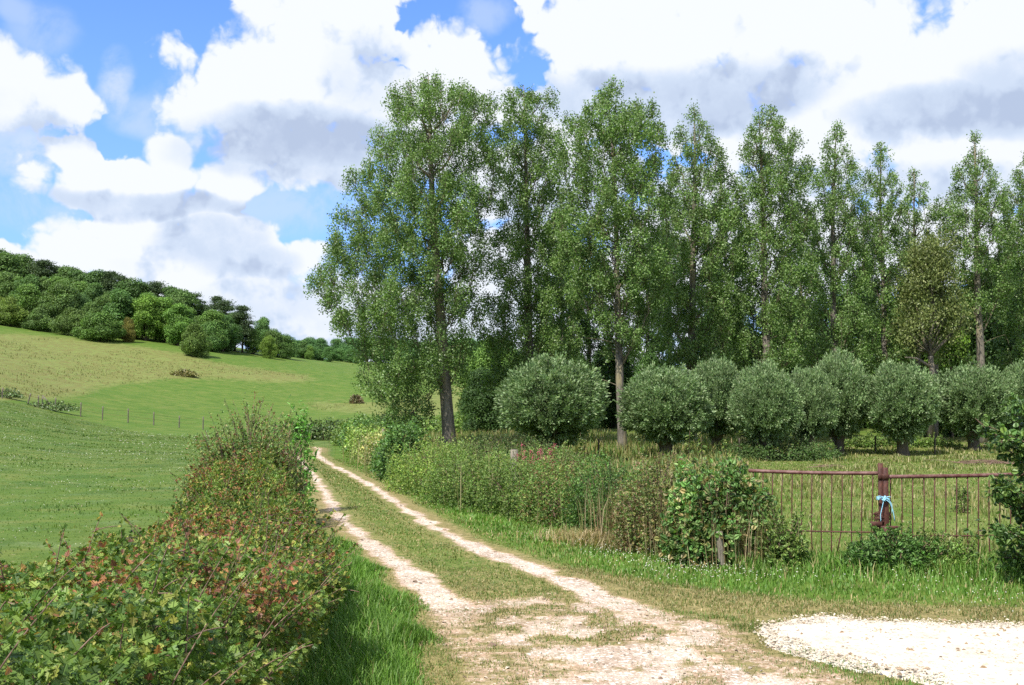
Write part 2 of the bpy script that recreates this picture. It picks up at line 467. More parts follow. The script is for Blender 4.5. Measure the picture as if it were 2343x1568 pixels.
def plain_mat(name, c1, c2, scale=20, rough=.8, metal=0.0, bump=.3, dist=.004):
    m = bpy.data.materials.new(name); m.use_nodes = True
    T = NT(m.node_tree); pr = T.n['Principled BSDF']
    co = T.new('ShaderNodeTexCoord').outputs['Object']
    a = T.noise(co, scale, 6, .65)
    T.put(pr.inputs['Base Color'], T.mix(T.ss(a, .35, .65), c1, c2)); pr.inputs['Roughness'].default_value = rough
    pr.inputs['Metallic'].default_value = metal
    bp = T.new('ShaderNodeBump'); bp.inputs['Strength'].default_value = bump; bp.inputs['Distance'].default_value = dist
    T.l.new(a, bp.inputs['Height']); T.l.new(bp.outputs[0], pr.inputs['Normal'])
    return m


M_POP = leaf_mat('poplar_leaf', .46, .45, .36, (1.1, 1.3, .6), noise=.2, nscale=.6)
M_WIL = leaf_mat('willow_leaf', .5, .4, .25, (1.1, 1.2, .8), noise=.2, nscale=1.2)
M_WOOD = leaf_mat('wood_leaf', .6, .3, .22, noise=.25, nscale=.35, objtint=True)
M_HEDGE = leaf_mat('hedge_leaf', .48, .28, .30, noise=.15, nscale=4)
M_SHRUB = leaf_mat('shrub_leaf', .45, .4, .3, noise=.25, nscale=1.5)
M_GRASS = leaf_mat('grass_blade', .5, .3, .35, (1.1, 1.25, .6), noise=.15, nscale=.8)
M_BARK = bark_mat('poplar_bark', (.075, .065, .05), (.21, .185, .145), 5, lichen=(.25, .21, .11))
M_LIMB = bark_mat('limb_bark', (.07, .06, .04), (.20, .17, .10), 5)
M_BARKD = bark_mat('dark_bark', (.035, .028, .02), (.11, .09, .065), 5)
M_TWIG = bark_mat('hedge_twig', (.10, .06, .04), (.26, .17, .12), 14, .3)
M_STRAW = plain_mat('dry_stalk', (.42, .33, .18), (.58, .48, .30), 30, .8)
M_POST = bark_mat('weathered_wood', (.11, .095, .07), (.25, .22, .17), 12, .5)


def ground_material():
    m = bpy.data.materials.new('meadow_ground'); m.use_nodes = True
    T = NT(m.node_tree); pr = T.n['Principled BSDF']
    pos = T.new('ShaderNodeNewGeometry').outputs['Position']
    z = T.sep(T.attr('col')); tan, worn, dirt = z[0], z[1], z[2]
    z2 = T.sep(T.attr('zone')); cool, = (z2[0],)
    n0 = T.noise(pos, .12, 4, .6); n1 = T.noise(pos, .9, 5, .62); n2 = T.noise(pos, 7.0, 5, .7)
    st = T.noise(T.vm('MULTIPLY', pos, (1, 1.0, 3)), 28.0, 4, .75)
    fine = T.m('ADD', T.m('MULTIPLY', n2, .5), T.m('MULTIPLY', st, .5))
    g = T.mix(T.ss(fine, .34, .62), (.042, .090, .010), (.100, .168, .022))
    g = T.mix(T.m('MULTIPLY', T.ss(n1, .42, .68), .5), g, (.135, .18, .032))
    cg = T.mix(T.ss(fine, .34, .64), (.048, .088, .012), (.120, .170, .034))
    cg = T.mix(T.m('MULTIPLY', T.ss(n1, .5, .7), .35), cg, (.20, .25, .13))
    cg = T.mix(T.m('MULTIPLY', T.ss(T.noise(pos, .35, 4, .6), .5, .36), .6), cg, (.040, .085, .018))
    g = T.mix(cool, g, cg)
    g = T.mix(T.m('MULTIPLY', T.ss(n0, .4, .65), .45), g, (.065, .135, .014))
    stk = T.noise(T.vm('MULTIPLY', pos, (.7, 1.0, 1.0)), .8, 5, .65)
    g = T.mix(T.m('MULTIPLY', T.ss(stk, .48, .66), .5), g, (.15, .165, .04))
    g = T.mix(T.m('MULTIPLY', T.ss(stk, .48, .34), .4), g, (.035, .085, .008))
    tn = T.mix(T.ss(fine, .36, .62), (.105, .105, .028), (.215, .185, .065))
    tn = T.mix(T.ss(n1, .40, .62), tn, (.17, .20, .055))
    tmask = T.ss(T.m('ADD', tan, T.m('MULTIPLY', T.m('SUBTRACT', T.m('ADD', n1, T.m('MULTIPLY', n0, .6)), .8), 1.3)), .22, .85)
    g = T.mix(T.m('MULTIPLY', tmask, .8), g, tn)
    wn = T.mix(T.ss(fine, .36, .60), (.12, .105, .038), (.29, .235, .10))
    g = T.mix(T.m('MULTIPLY', T.ss(T.m('ADD', worn, T.m('MULTIPLY', T.m('SUBTRACT', fine, .5), 1.6)), .25, .8), .95), g, wn)
    # soil with chalk stones
    vs = T.voro(pos, 38.0, out=1); vd = T.voro(pos, 38.0, out=0)
    vs2 = T.voro(pos, 95.0, out=1)
    bro = T.noise(pos, 1.6, 6, .7)
    soil = T.mix(T.ss(bro, .36, .64), (.34, .255, .18), (.56, .46, .36))
    soil = T.mix(T.m('MULTIPLY', T.ss(T.sep(vs2)[0], .55, .95), .6), soil, (.62, .52, .43))
    soil = T.mix(T.m('MULTIPLY', T.ss(T.sep(vs)[0], .74, .86), .8), soil, (.74, .68, .60))
    soil = T.mix(T.m('MULTIPLY', T.ss(T.sep(vs2)[1], .80, .9), .6), soil, (.22, .15, .10))
    n3 = T.noise(T.vm('MULTIPLY', pos, (.7, 1.0, 1.0)), 5.5, 8, .74)
    dm = T.ss(T.m('ADD', dirt, T.m('ADD', T.m('MULTIPLY', T.m('SUBTRACT', n3, .5), 2.6), T.m('MULTIPLY', T.m('SUBTRACT', st, .5), 1.0))), .22, .85)
    soil = T.mix(T.m('MULTIPLY', T.ss(dirt, .95, .45), .55), soil, T.vm('MULTIPLY', soil, (1.0, .74, .56)))
    c = T.mix(dm, g, soil)
    T.put(pr.inputs['Base Color'], c); pr.inputs['Roughness'].default_value = .95; pr.inputs['Specular IOR Level'].default_value = .15
    bp = T.new('ShaderNodeBump'); bp.inputs['Strength'].default_value = .8; bp.inputs['Distance'].default_value = .03
    h = T.m('ADD', fine, T.m('MULTIPLY', T.m('MULTIPLY', vd, dm), -.4))
    T.l.new(h, bp.inputs['Height']); T.l.new(bp.outputs[0], pr.inputs['Normal'])
    return m
M_GROUND = ground_material()

# ------------------------------------------------------------------ zones on the ground
def poly_in(px, py, poly):
    ins = np.zeros(px.shape, bool); n = len(poly)
    for i in range(n):
        x1, y1 = poly[i]; x2, y2 = poly[(i + 1) % n]
        if y1 == y2: continue
        c = ((y1 > py) != (y2 > py)) & (px < (x2 - x1) * (py - y1) / (y2 - y1) + x1)
        ins ^= c
    return ins
def seg_d(X, Y, pl):
    d = np.full(X.shape, 1e9)
    for (x1, y1), (x2, y2) in zip(pl[:-1], pl[1:]):
        vx, vy = x2 - x1, y2 - y1; L = vx * vx + vy * vy
        t = np.clip(((X - x1) * vx + (Y - y1) * vy) / L, 0, 1)
        d = np.minimum(d, np.hypot(X - x1 - t * vx, Y - y1 - t * vy))
    return d
def gpts(pts):
    return [ground_hit(a, b) for a, b in pts]
def smooth_line(pl, k=8):
    p = np.array(pl, float); t = np.arange(len(p)); tt = np.linspace(0, len(p) - 1, (len(p) - 1) * k + 1)
    q = np.stack([np.interp(tt, t, p[:, i]) for i in (0, 1)], 1)
    for _ in range(k):
        q[1:-1] = (q[:-2] + 2 * q[1:-1] + q[2:]) / 4
    return [tuple(a) for a in q]

RUT_R = smooth_line(gpts([(690, 1024), (712, 1023), (734, 1028), (722, 1040), (742, 1056), (800, 1084), (850, 1112), (900, 1150), (960, 1187), (1020, 1226), (1100, 1264), (1190, 1296), (1300, 1338), (1420, 1392), (1640, 1470), (1900, 1568)]))
RUT_L = smooth_line(gpts([(655, 1036), (672, 1042), (690, 1058), (712, 1082), (732, 1112), (757, 1150), (778, 1188), (822, 1228), (880, 1276), (950, 1325), (1015, 1385), (1070, 1460), (1130, 1568)]))
BARE = gpts([(960, 1390), (1060, 1370), (1230, 1350), (1340, 1345), (1500, 1395), (1700, 1418), (1780, 1440), (1760, 1480), (1850, 1530), (2010, 1568), (2100, 1640), (1080, 1640), (1040, 1560), (1020, 1480)])
GRAVEL = gpts([(1725, 1446), (1765, 1434), (1830, 1424), (1890, 1416), (1960, 1420), (2080, 1430), (2342, 1433), (2700, 1440), (2900, 1640), (2230, 1640), (2080, 1566), (1960, 1543), (1840, 1516), (1775, 1490)])
WORN_BAND = gpts([(1180, 1290), (1400, 1340), (1600, 1370), (1900, 1400), (2342, 1412), (2700, 1420)])
TAN = [(-900, 700), (0, 757), (120, 768), (250, 784), (400, 802), (470, 822), (560, 836), (640, 846), (700, 852), (730, 862), (700, 874), (637, 876), (503, 868), (386, 868), (285, 880), (201, 898), (134, 914), (0, 916), (-900, 900)]
TAN2 = [(690, 922), (730, 915), (870, 915), (980, 900), (1010, 860), (1130, 860), (1180, 945), (1050, 948), (950, 962), (850, 950), (740, 944)]
TAN3 = [(380, 768), (470, 768), (560, 772), (660, 795), (820, 826), (820, 834), (660, 812), (560, 796), (470, 792)]


def zones(X, Y):
    Z = gz(X, Y); px, py = to_px(X, Y, Z)
    far = Y > 60
    t = np.zeros(X.shape)
    rg = np.random.default_rng(3)
    for k in range(6):
        jx = (fbm(X / 12 + k * 3, Y / 12, 40 + k, 2) - .5) * 60 + (k - 2.5) * 6; jy = (fbm(X / 9, Y / 9 + k * 5, 60 + k, 3) - .5) * 22 + (k - 2.5) * 2.5
        f = (poly_in(px + jx, py + jy, TAN) * .85) + (poly_in(px + jx, py + jy, TAN2) * .7) + poly_in(px + jx, py + jy, TAN3) * 1.0
        t += np.where(far, f, 0) / 6
    # right-hand meadow: partly dried grass, tan with the poplars beyond
    rm = sstep(Y, 12.5, 15.5) * sstep(px + 160 * (fbm(X / 6, Y / 6, 78, 2) - .5), 880, 1180)
    t = np.maximum(t, rm * (.44 + .25 * (fbm(X / 3, Y / 3, 77, 2) - .5)))
    dr = seg_d(X, Y, RUT_R); dl = seg_d(X, Y, RUT_L)
    e = (fbm(X / .45, Y / .6, 9, 4) - .5) * .32
    wr = .10 + .12 * sstep(-Y, -18, -11); wl = .10 + .13 * sstep(-Y, -18, -11)
    d = np.maximum(sstep(wr + .16 - dr + e, 0, .26), sstep(wl + .16 - dl + e, 0, .28) * .95)
    d = d * (1 - .42 * sstep(-Y, -12.2, -9.8))
    bare = poly_in(X, Y, BARE).astype(float)
    patch = fbm(X / .30, Y / .5, 21, 5)
    bd = np.minimum(seg_d(X, Y, BARE + BARE[:1]) / .6, 1) * bare
    d = np.maximum(d, bd * (.38 + .2 * sstep(-Y, -10.5, -8) + .38 * sstep(patch, .44, .60)))
    w = np.maximum(sstep(1.0 - np.minimum(dr, dl), .1, .9) * .9, 0)
    w = np.maximum(w, bare)
    w = np.maximum(w, sstep(.9 - seg_d(X, Y, WORN_BAND), 0, .7) * .85)
    wbn = np.array(WORN_BAND); w = np.where((Y < np.interp(X, wbn[:, 0], wbn[:, 1]) + .2) & (X > -1) & (Y < 13.5), np.maximum(w, .85), w)
    between = (dr < 1.5) & (dl < 1.5)
    w = np.where(between, np.minimum(w, .55 + .45 * sstep(-Y, -13, -10.5)), w)
    w = np.where(between, np.maximum(w, .42), w)
    d = np.where((Y > 62) | (Y < 3), 0, d); w = np.where(Y > 62, 0, w)
    # the near pasture on the left of the track
    fl = np.interp(px, [-900, 0, 60, 125, 233, 292, 351, 464, 700, 900], [900, 917, 926, 945, 972, 986, 994, 1000, 1002, 1002])
    cool = ((py > fl) & (px < 760) & (X < -1.0)).astype(float)
    return t, np.clip(w, 0, 1), d, cool, px, py


def zone_attr(me, cool):
    a = me.color_attributes.new('zone', 'FLOAT_COLOR', 'POINT')
    cc = np.ones((len(cool), 4), np.float32); cc[:, 0] = cool; a.data.foreach_set('color', cc.ravel())


def build_ground():
    th = np.unique(np.concatenate([np.linspace(-180, -36, 60), np.linspace(-36, 36, 400), np.linspace(36, 180, 60)])) * math.pi / 180
    r = np.concatenate([[0.0], np.geomspace(1.2, 3000, 640)])
    R, TH = np.meshgrid(r, th, indexing='ij')
    X = (R * np.sin(TH)).ravel(); Y = (R * np.cos(TH)).ravel()
    t, w, d, cool, _, _ = zones(X, Y)
    V = np.stack([X, Y, gz(X, Y)], 1)
    A = Acc(); A.grid(V, len(r), len(th), np.stack([t, w, d], 1))
    me = A.mesh('ground', M_GROUND, True); zone_attr(me, cool)
    me.flip_normals()
    tag(obj('ground', me, None), kind='structure')
    # the track: one sheet just above the ground, both ruts and the grass strip between them
    P = np.array(RUT_R); Q = np.array(RUT_L)
    n = 420
    def res(p):
        s = np.concatenate([[0], np.cumsum(np.hypot(*np.diff(p, axis=0).T))]); return s
    ys = np.concatenate([np.linspace(6.6, 16, 190), np.geomspace(16.1, 47, 190)])
    def xat(p, yy):
        o = np.argsort(p[:, 1]); return np.interp(yy, p[o, 1], p[o, 0])
    xl = xat(Q, ys) - .45 - .1 * np.sin(ys * 1.7); xr = xat(P, ys) + .45 + .1 * np.sin(ys * 2.1 + 1)
    nv = 44; tt = np.linspace(0, 1, nv)
    X = (xl[:, None] * (1 - tt) + xr[:, None] * tt).ravel(); Y = np.repeat(ys, nv)
    t, w, d, cool, _, _ = zones(X, Y)
    V = np.stack([X, Y, gz(X, Y) + .012], 1)
    A = Acc(); A.grid(V, len(ys), nv, np.stack([t, w, d], 1))
    me = A.mesh('track', M_GROUND, True); zone_attr(me, cool); me.flip_normals()
    tag(obj('track', me, None), kind='structure')
build_ground()


def pal(rg, n, cols, wts, jit=.15):
    c = np.array(cols)[rg.choice(len(cols), n, p=np.array(wts) / sum(wts))]
    return c * rg.uniform(1 - jit, 1 + jit, (n, 1)) * rg.uniform(1 - jit / 3, 1 + jit / 3, (n, 3))


def chalk_material():
    m = bpy.data.materials.new('chalk_gravel'); m.use_nodes = True
    T = NT(m.node_tree); pr = T.n['Principled BSDF']
    pos = T.new('ShaderNodeNewGeometry').outputs['Position']
    v = T.voro(pos, 60.0, out=1); v2 = T.voro(pos, 26.0, out=1); n = T.noise(pos, 2.2, 5, .6)
    c = T.mix(T.ss(n, .35, .65), (.56, .49, .38), (.70, .64, .53))
    c = T.mix(T.m('MULTIPLY', T.ss(T.sep(v)[0], .62, .9), .55), c, (.60, .52, .40))
    c = T.mix(T.m('MULTIPLY', T.ss(T.sep(v2)[1], .88, .93), .7), c, (.42, .34, .26))
    T.put(pr.inputs['Base Color'], T.vm('MULTIPLY', c, T.attr('col'))); pr.inputs['Roughness'].default_value = .9
    bp = T.new('ShaderNodeBump'); bp.inputs['Strength'].default_value = .7; bp.inputs['Distance'].default_value = .012
    T.l.new(T.m('ADD', T.voro(pos, 60.0, out=0), T.noise(pos, 90.0, 3)), bp.inputs['Height']); T.l.new(bp.outputs[0], pr.inputs['Normal'])
    return m
M_CHALK = chalk_material()


def build_gravel():
    rg = np.random.default_rng(11)
    gp = np.array(GRAVEL)
    x = np.arange(gp[:, 0].min() - .1, gp[:, 0].max() + .1, .04); y = np.arange(gp[:, 1].min() - .1, gp[:, 1].max() + .1, .04)
    X, Y = np.meshgrid(x, y, indexing='ij')
    jx = (fbm(X / .3, Y / .3, 31, 2) - .5) * .3; jy = (fbm(X / .3, Y / .3, 32, 2) - .5) * .3
    ins = poly_in(X + jx, Y + jy, GRAVEL)
    e = np.minimum(seg_d(X + jx, Y + jy, GRAVEL + GRAVEL[:1]) / .35, 1)
    Z = gz(X, Y) + np.where(ins, .012 + .03 * e, -.03) + (fbm(X / .12, Y / .12, 33, 2) - .5) * .012
    A = Acc(); A.grid(np.stack([X, Y, Z], -1).reshape(-1, 3), len(x), len(y), np.ones((X.size, 3)))
    n = 26000
    P = np.stack([rg.uniform(x[0], x[-1], n), rg.uniform(y[0], y[-1], n)], 1)
    near = rg.random(n) < np.clip(1.25 - (P[:, 1] - 7) * .12, .3, 1)
    jx = (fbm(P[:, 0] / .3, P[:, 1] / .3, 31, 2) - .5) * .3; jy = (fbm(P[:, 0] / .3, P[:, 1] / .3, 32, 2) - .5) * .3
    q = poly_in(P[:, 0] + jx + rg.normal(0, .05, n), P[:, 1] + jy + rg.normal(0, .05, n), GRAVEL) & near
    P = P[q]; n = len(P)
    D = rnd_unit(rg, n); D[:, 2] *= .15; N = norm(np.stack([rg.normal(0, .25, n), rg.normal(0, .25, n), np.ones(n)], 1))
    g = rg.uniform(.5, 1.15, n)[:, None]; C = np.where(rg.random((n, 1)) < .07, np.array([[.42, .33, .24]]), np.array([[1.0, .97, .90]])) * g
    zz = gz(P[:, 0], P[:, 1]) + .036
    A.leaves(T_CHIP, np.column_stack([P, zz]), D, N, rg.lognormal(-4.15, .4, n), C)
    n = 420; P = np.stack([rg.uniform(x[0], x[-1], n), rg.uniform(y[0], y[-1], n)], 1); q = poly_in(P[:, 0], P[:, 1], GRAVEL); P = P[q]; n = len(P)
    D = rnd_unit(rg, n); D[:, 2] *= .05; A.leaves(T_CHIP, np.column_stack([P, gz(P[:, 0], P[:, 1]) + .04]), D, np.tile([[.05, 0, 1.]], (n, 1)), rg.uniform(.03, .07, n), pal(rg, n, [(.62, .52, .40), (.40, .30, .20), (.8, .76, .7)], [3, 2, 3]), rg.uniform(.012, .04, n))
    tag(obj('gravel', A, M_CHALK), kind='structure')
    # loose stones on the track
    B = Acc(); n = 16000
    P = np.stack([rg.uniform(-3.6, 4.5, n), 7 + 16 * rg.random(n) ** 1.5], 1)
    t, w, d, cool, _, _ = zones(P[:, 0], P[:, 1])
    q = (rg.random(n) < d * .38); P = P[q]; n = len(P)
    D = rnd_unit(rg, n); D[:, 2] *= .2; N = norm(np.stack([rg.normal(0, .3, n), rg.normal(0, .3, n), np.ones(n)], 1))
    C = np.where(rg.random((n, 1)) < .3, np.array([[.50, .38, .30]]), np.array([[.90, .82, .74]])) * rg.uniform(.5, 1.05, (n, 1))
    B.leaves(T_CHIP, np.column_stack([P, gz(P[:, 0], P[:, 1]) + .012]), D, N, rg.lognormal(-3.75, .45, n), C)
    tag(obj('loose_stones', B, M_CHALK), 'pale chalk stones scattered along the bare track', 'stones', kind='stuff')
build_gravel()


# ------------------------------------------------------------------ grass


def grass_patch(name, label, X, Y, H, W, cols, wts, seed, bend=(.15, .7), off=.0, keep=None, gr=None):
    rg = np.random.default_rng(seed); n = len(X)
    D = rnd_unit(rg, n); D[:, 2] = 0; D = norm(D)
    P = np.column_stack([X, Y, gz(X, Y) - .01 + off])
    C = pal(rg, n, cols, wts)
    A = Acc(); A.blades(P, D, rg.uniform(*bend, n), H, W, C)
    return tag(obj(name, A, M_GRASS), label, 'grass', kind='stuff')

G_LUSH = [(.085, .19, .022), (.13, .25, .035), (.17, .29, .06), (.36, .32, .14)]
G_DRY = [(.12, .19, .035), (.25, .24, .08), (.42, .33, .16), (.09, .16, .03)]
G_COOL = [(.080, .150, .024), (.125, .20, .038), (.18, .235, .06), (.28, .27, .11)]


def scatter(rg, n, x0, x1, y0, y1, pw=1.0):
    t = rg.random(n) ** pw
    return rg.uniform(x0, x1, n), y0 + (y1 - y0) * t


def tuftize(rg, X, Y, k, r):
    return np.repeat(X, k) + rg.normal(0, r, len(X) * k), np.repeat(Y, k) + rg.normal(0, r, len(X) * k)


HEDGE_R = [(-8.6, 55), (-5.2, 38.8), (-3.3, 29.8), (-1.9, 25.2), (-.55, 22.2), (.7, 19.8), (1.9, 18.4), (2.7, 16.9), (3.75, 15.4)]
def side_of_hedge(X, Y):
    """+ on the track side of the right-hand hedge"""
    h = np.array(HEDGE_R); o = np.argsort(h[:, 1])
    return np.interp(Y, h[o, 1], h[o, 0]) - X


def build_grass():
    rg = np.random.default_rng(5)
    # long grass beside the left hedge
    X, Y = scatter(rg, 60000, -2.8, .4, 4.6, 17, .9)
    dl = seg_d(X, Y, RUT_L)
    xr = np.interp(Y, [p[1] for p in RUT_L[::-1]], [p[0] for p in RUT_L[::-1]])
    edge = xr - .32 - .12 * np.sin(Y * 3.1) - (fbm(X * 2, Y * 2, 90, 2) - .5) * .5
    edge = np.where(Y < 9.5, edge - (9.5 - Y) * .05, edge)
    q = (X < edge) & (X > np.interp(Y, [4, 9, 16, 18], [-1.9, -2.2, -4.0, -4.2]))
    X, Y, edge = X[q], Y[q], edge[q]
    n = len(X); d = np.clip(edge - X, 0, 1)
    H = (.05 + .20 * sstep(d, 0, .5)) * rg.uniform(.6, 1.3, n); W = np.clip(Y * .0009, .004, .012) * rg.uniform(.8, 1.6, n)
    grass_patch('verge_grass', 'long bright green grass between the left hedge and the track', X, Y, H, W, G_LUSH, [4, 4, 2, .35], 6)
    # right verge
    X, Y = scatter(rg, 280000, -9, 8.5, 8.6, 42, 1.5)
    dr = seg_d(X, Y, RUT_R); xr = np.interp(Y, [p[1] for p in RUT_R[::-1]], [p[0] for p in RUT_R[::-1]])
    sh = side_of_hedge(X, Y)
    gb = seg_d(X, Y, WORN_BAND)
    wb = np.array(WORN_BAND); yb = np.interp(X, wb[:, 0], wb[:, 1])
    q = (X > xr) & ((sh > -.5) & (Y > 14.5) | (Y <= 14.6)) & (Y > yb - .45) & (dr > .3) & ~poly_in(X, Y, GRAVEL)
    X, Y, dr, gb, sh = X[q], Y[q], dr[q], gb[q], sh[q]; n = len(X)
    lush = sstep(np.minimum(dr, np.where(Y < yb[q] + 3, (Y - yb[q]) * 1.0, 9)), .25, 1.1)
    big = sstep(Y, 12.2, 13.6) * (X > 3) + sstep(.9 - sh, 0, .8) * (Y > 14)
    tuft = fbm(X / .35, Y / .35, 91, 2)
    H = (.025 + .055 * lush * (1 - .5 * sstep(Y, 30, 40)) + .11 * np.clip(big, 0, 1)) * rg.uniform(.5, 1.4, n) * (.6 + .8 * tuft); W = np.clip(Y * .0009, .006, .03) * rg.uniform(.8, 1.5, n)
    keep = rg.random(n) < (.8 + .2 * lush)
    isdry = rg.random(n) > lush * .93
    for nm, lb, qq, cols, wt, s in (('verge_grass', 'green grass verge between the track and the right hedge and gate', keep & ~isdry, G_LUSH, [3, 4, 3, .8], 7),
                                    ('dry_grass', 'short dried grass along the right edge of the track', keep & isdry, G_DRY, [2, 3, 2, 1], 8)):
        grass_patch(nm, lb, X[qq], Y[qq], H[qq], W[qq], cols, wt, s)
    # between the ruts, short
    X, Y = scatter(rg, 260000, -9.5, 2, 9.5, 44, 1.7)
    dr = seg_d(X, Y, RUT_R); dl = seg_d(X, Y, RUT_L)
    xr = np.interp(Y, [p[1] for p in RUT_R[::-1]], [p[0] for p in RUT_R[::-1]]); xl = np.interp(Y, [p[1] for p in RUT_L[::-1]], [p[0] for p in RUT_L[::-1]])
    q = (X < xr) & (X > xl) & (dr > .26) & (dl > .28)
    t, w, d, cool, _, _ = zones(X, Y); q &= rg.random(len(X)) > d * 1.3
    X, Y = X[q], Y[q]; n = len(X)
    H = rg.uniform(.02, .07, n) * (.6 + .8 * fbm(X / .4, Y / .4, 92, 2)); W = np.clip(Y * .0009, .006, .03) * rg.uniform(.8, 1.4, n)
    grass_patch('short_grass', 'short worn grass strip between the two ruts', X, Y, H, W, G_DRY, [4, 3, 1.6, 2], 9)
    # tufts over the bare foreground
    X, Y = scatter(rg, 16000, -2.2, 5.2, 6.6, 13)
    t, w, d, cool, _, _ = zones(X, Y)
    q = poly_in(X, Y, BARE) & (rg.random(len(X)) > d * 1.15 - .05) & (fbm(X / .3, Y / .3, 97, 2) > .38) & ~poly_in(X, Y, GRAVEL)
    q |= (~poly_in(X, Y, BARE)) & (Y < 11) & (X > -1) & (d < .5) & ~poly_in(X, Y, GRAVEL) & (Y < 9.6)
    X, Y = tuftize(rg, X[q], Y[q], 12, .035); n = len(X)
    H = rg.uniform(.015, .06, n); W = rg.uniform(.004, .009, n)
    grass_patch('grass_tufts', 'sparse grass tufts growing on the bare foreground soil', X, Y, H, W, [(.11, .19, .03), (.17, .23, .06), (.36, .29, .14), (.09, .15, .025)], [3, 2, 2.2, 2], 10)
    X, Y = scatter(rg, 60, 2.1, 4.2, 7.3, 9.2)
    bd = seg_d(X, Y, GRAVEL + GRAVEL[:1]); q = bd < .22; X, Y = tuftize(rg, X[q], Y[q], 90, .07); n = len(X)
    grass_patch('grass_tufts', 'green grass tufts along the ragged edge of the white gravel', X, Y, rg.uniform(.03, .09, n), rg.uniform(.004, .009, n), G_LUSH, [3, 3, 1, 2], 12)
    X, Y = scatter(rg, 120000, -2.5, 8, 7.2, 13.8)
    t, w, d, cool, _, _ = zones(X, Y); xl = np.interp(Y, [p[1] for p in RUT_L[::-1]], [p[0] for p in RUT_L[::-1]])
    q = (w > .3) & (rg.random(len(X)) > d * 1.35) & ~poly_in(X, Y, GRAVEL) & (X > xl - .5) & (fbm(X / .22, Y / .22, 98, 2) > .36)
    X, Y = X[q], Y[q]; n = len(X)
    grass_patch('dry_grass', 'short yellowed grass around the bare foreground and along the gravel', X, Y, rg.uniform(.02, .07, n), rg.uniform(.005, .011, n), [(.13, .17, .04), (.30, .26, .11), (.42, .34, .18), (.11, .16, .03)], [3, 3, 2, 2], 18)
    # meadow behind the gate
    X, Y = scatter(rg, 210000, -6, 32, 14.2, 62, 1.35)
    px = CX + FPX * X / Y
    q = (side_of_hedge(X, Y) < -.2) & (px < 2500) & ((Y > 14.6) | (X > 3.6)); X, Y = X[q], Y[q]; n = len(X)
    cl = fbm(X / .9, Y / .9, 93, 3)
    H = (.05 + .16 * sstep(cl, .45, .75)) * rg.uniform(.5, 1.5, n); W = np.clip(Y * .00085, .01, .05) * rg.uniform(.7, 1.4, n)
    grass_patch('meadow_grass', 'pale half dried meadow grass behind the gate and under the trees', X, Y, H, W, [(.15, .185, .045), (.24, .24, .08), (.36, .32, .15), (.11, .165, .03)], [3, 3.5, 3, 2], 13)
    # pasture on the left
    X, Y = scatter(rg, 230000, -48, -2.5, 7.5, 92, 1.4)
    px = CX + FPX * X / Y
    t, w, d, cool, _, _ = zones(X, Y)
    q = (px > -60) & (cool > .5) & (px < 720); X, Y = X[q], Y[q]; n = len(X)
    cl = fbm(X / 1.4, Y / 1.4, 94, 3)
    H = (.03 + .045 * sstep(cl, .5, .8)) * rg.uniform(.5, 1.5, n); W = np.clip(Y * .0009, .008, .06) * rg.uniform(.7, 1.4, n)
    grass_patch('pasture_grass', 'cool green grazed pasture grass behind the left hedge', X, Y, H, W, G_COOL, [4, 4, 2, .7], 14)
    # tall dry stalks on the hillside and below the poplars
    X, Y = scatter(rg, 45000, -75, -15, 86, 172); t, w, d, cool, px, py = zones(X, Y)
    q = (rg.random(len(X)) < (t - .30) * .8 * (fbm(X / 5, Y / 5, 79, 3) > .47)) & (px > -60); X, Y = X[q], Y[q]; n = len(X)
    grass_patch('hill_grass', 'tall tan seeding grass across the left hillside', X, Y, rg.uniform(.10, .30, n), rg.uniform(.04, .08, n), [(.17, .145, .05), (.14, .145, .04), (.09, .135, .03), (.17, .12, .06)], [2.5, 3, 3.5, 1], 15)
    X, Y = scatter(rg, 40000, -9, 16, 24, 66); px = CX + FPX * X / Y
    q = (side_of_hedge(X, Y) < -.8) & (px > 760) & (px < 1680) & (fbm(X / 4, Y / 4, 95, 2) > .42); X, Y = X[q], Y[q]; n = len(X)
    grass_patch('tall_grass', 'tall seeding grass and weeds around the first poplar and first willow', X, Y, rg.uniform(.25, .75, n), rg.uniform(.02, .05, n), [(.33, .28, .12), (.14, .21, .05), (.10, .17, .03), (.28, .25, .09)], [2, 3, 2, 2], 16)
build_grass()


# ------------------------------------------------------------------ poplars
def curve(p0, p1, p2, n=8):
    t = np.linspace(0, 1, n)[:, None]; p0, p1, p2 = map(np.asarray, (p0, p1, p2))
    return (1 - t) ** 2 * p0 + 2 * (1 - t) * t * p1 + t * t * p2


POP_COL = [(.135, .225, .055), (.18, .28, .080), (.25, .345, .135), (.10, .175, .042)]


def CXM(path, y):
    p = sorted((b, a) for a, b in path); return float(np.interp(y, [q[0] for q in p], [q[1] for q in p]))


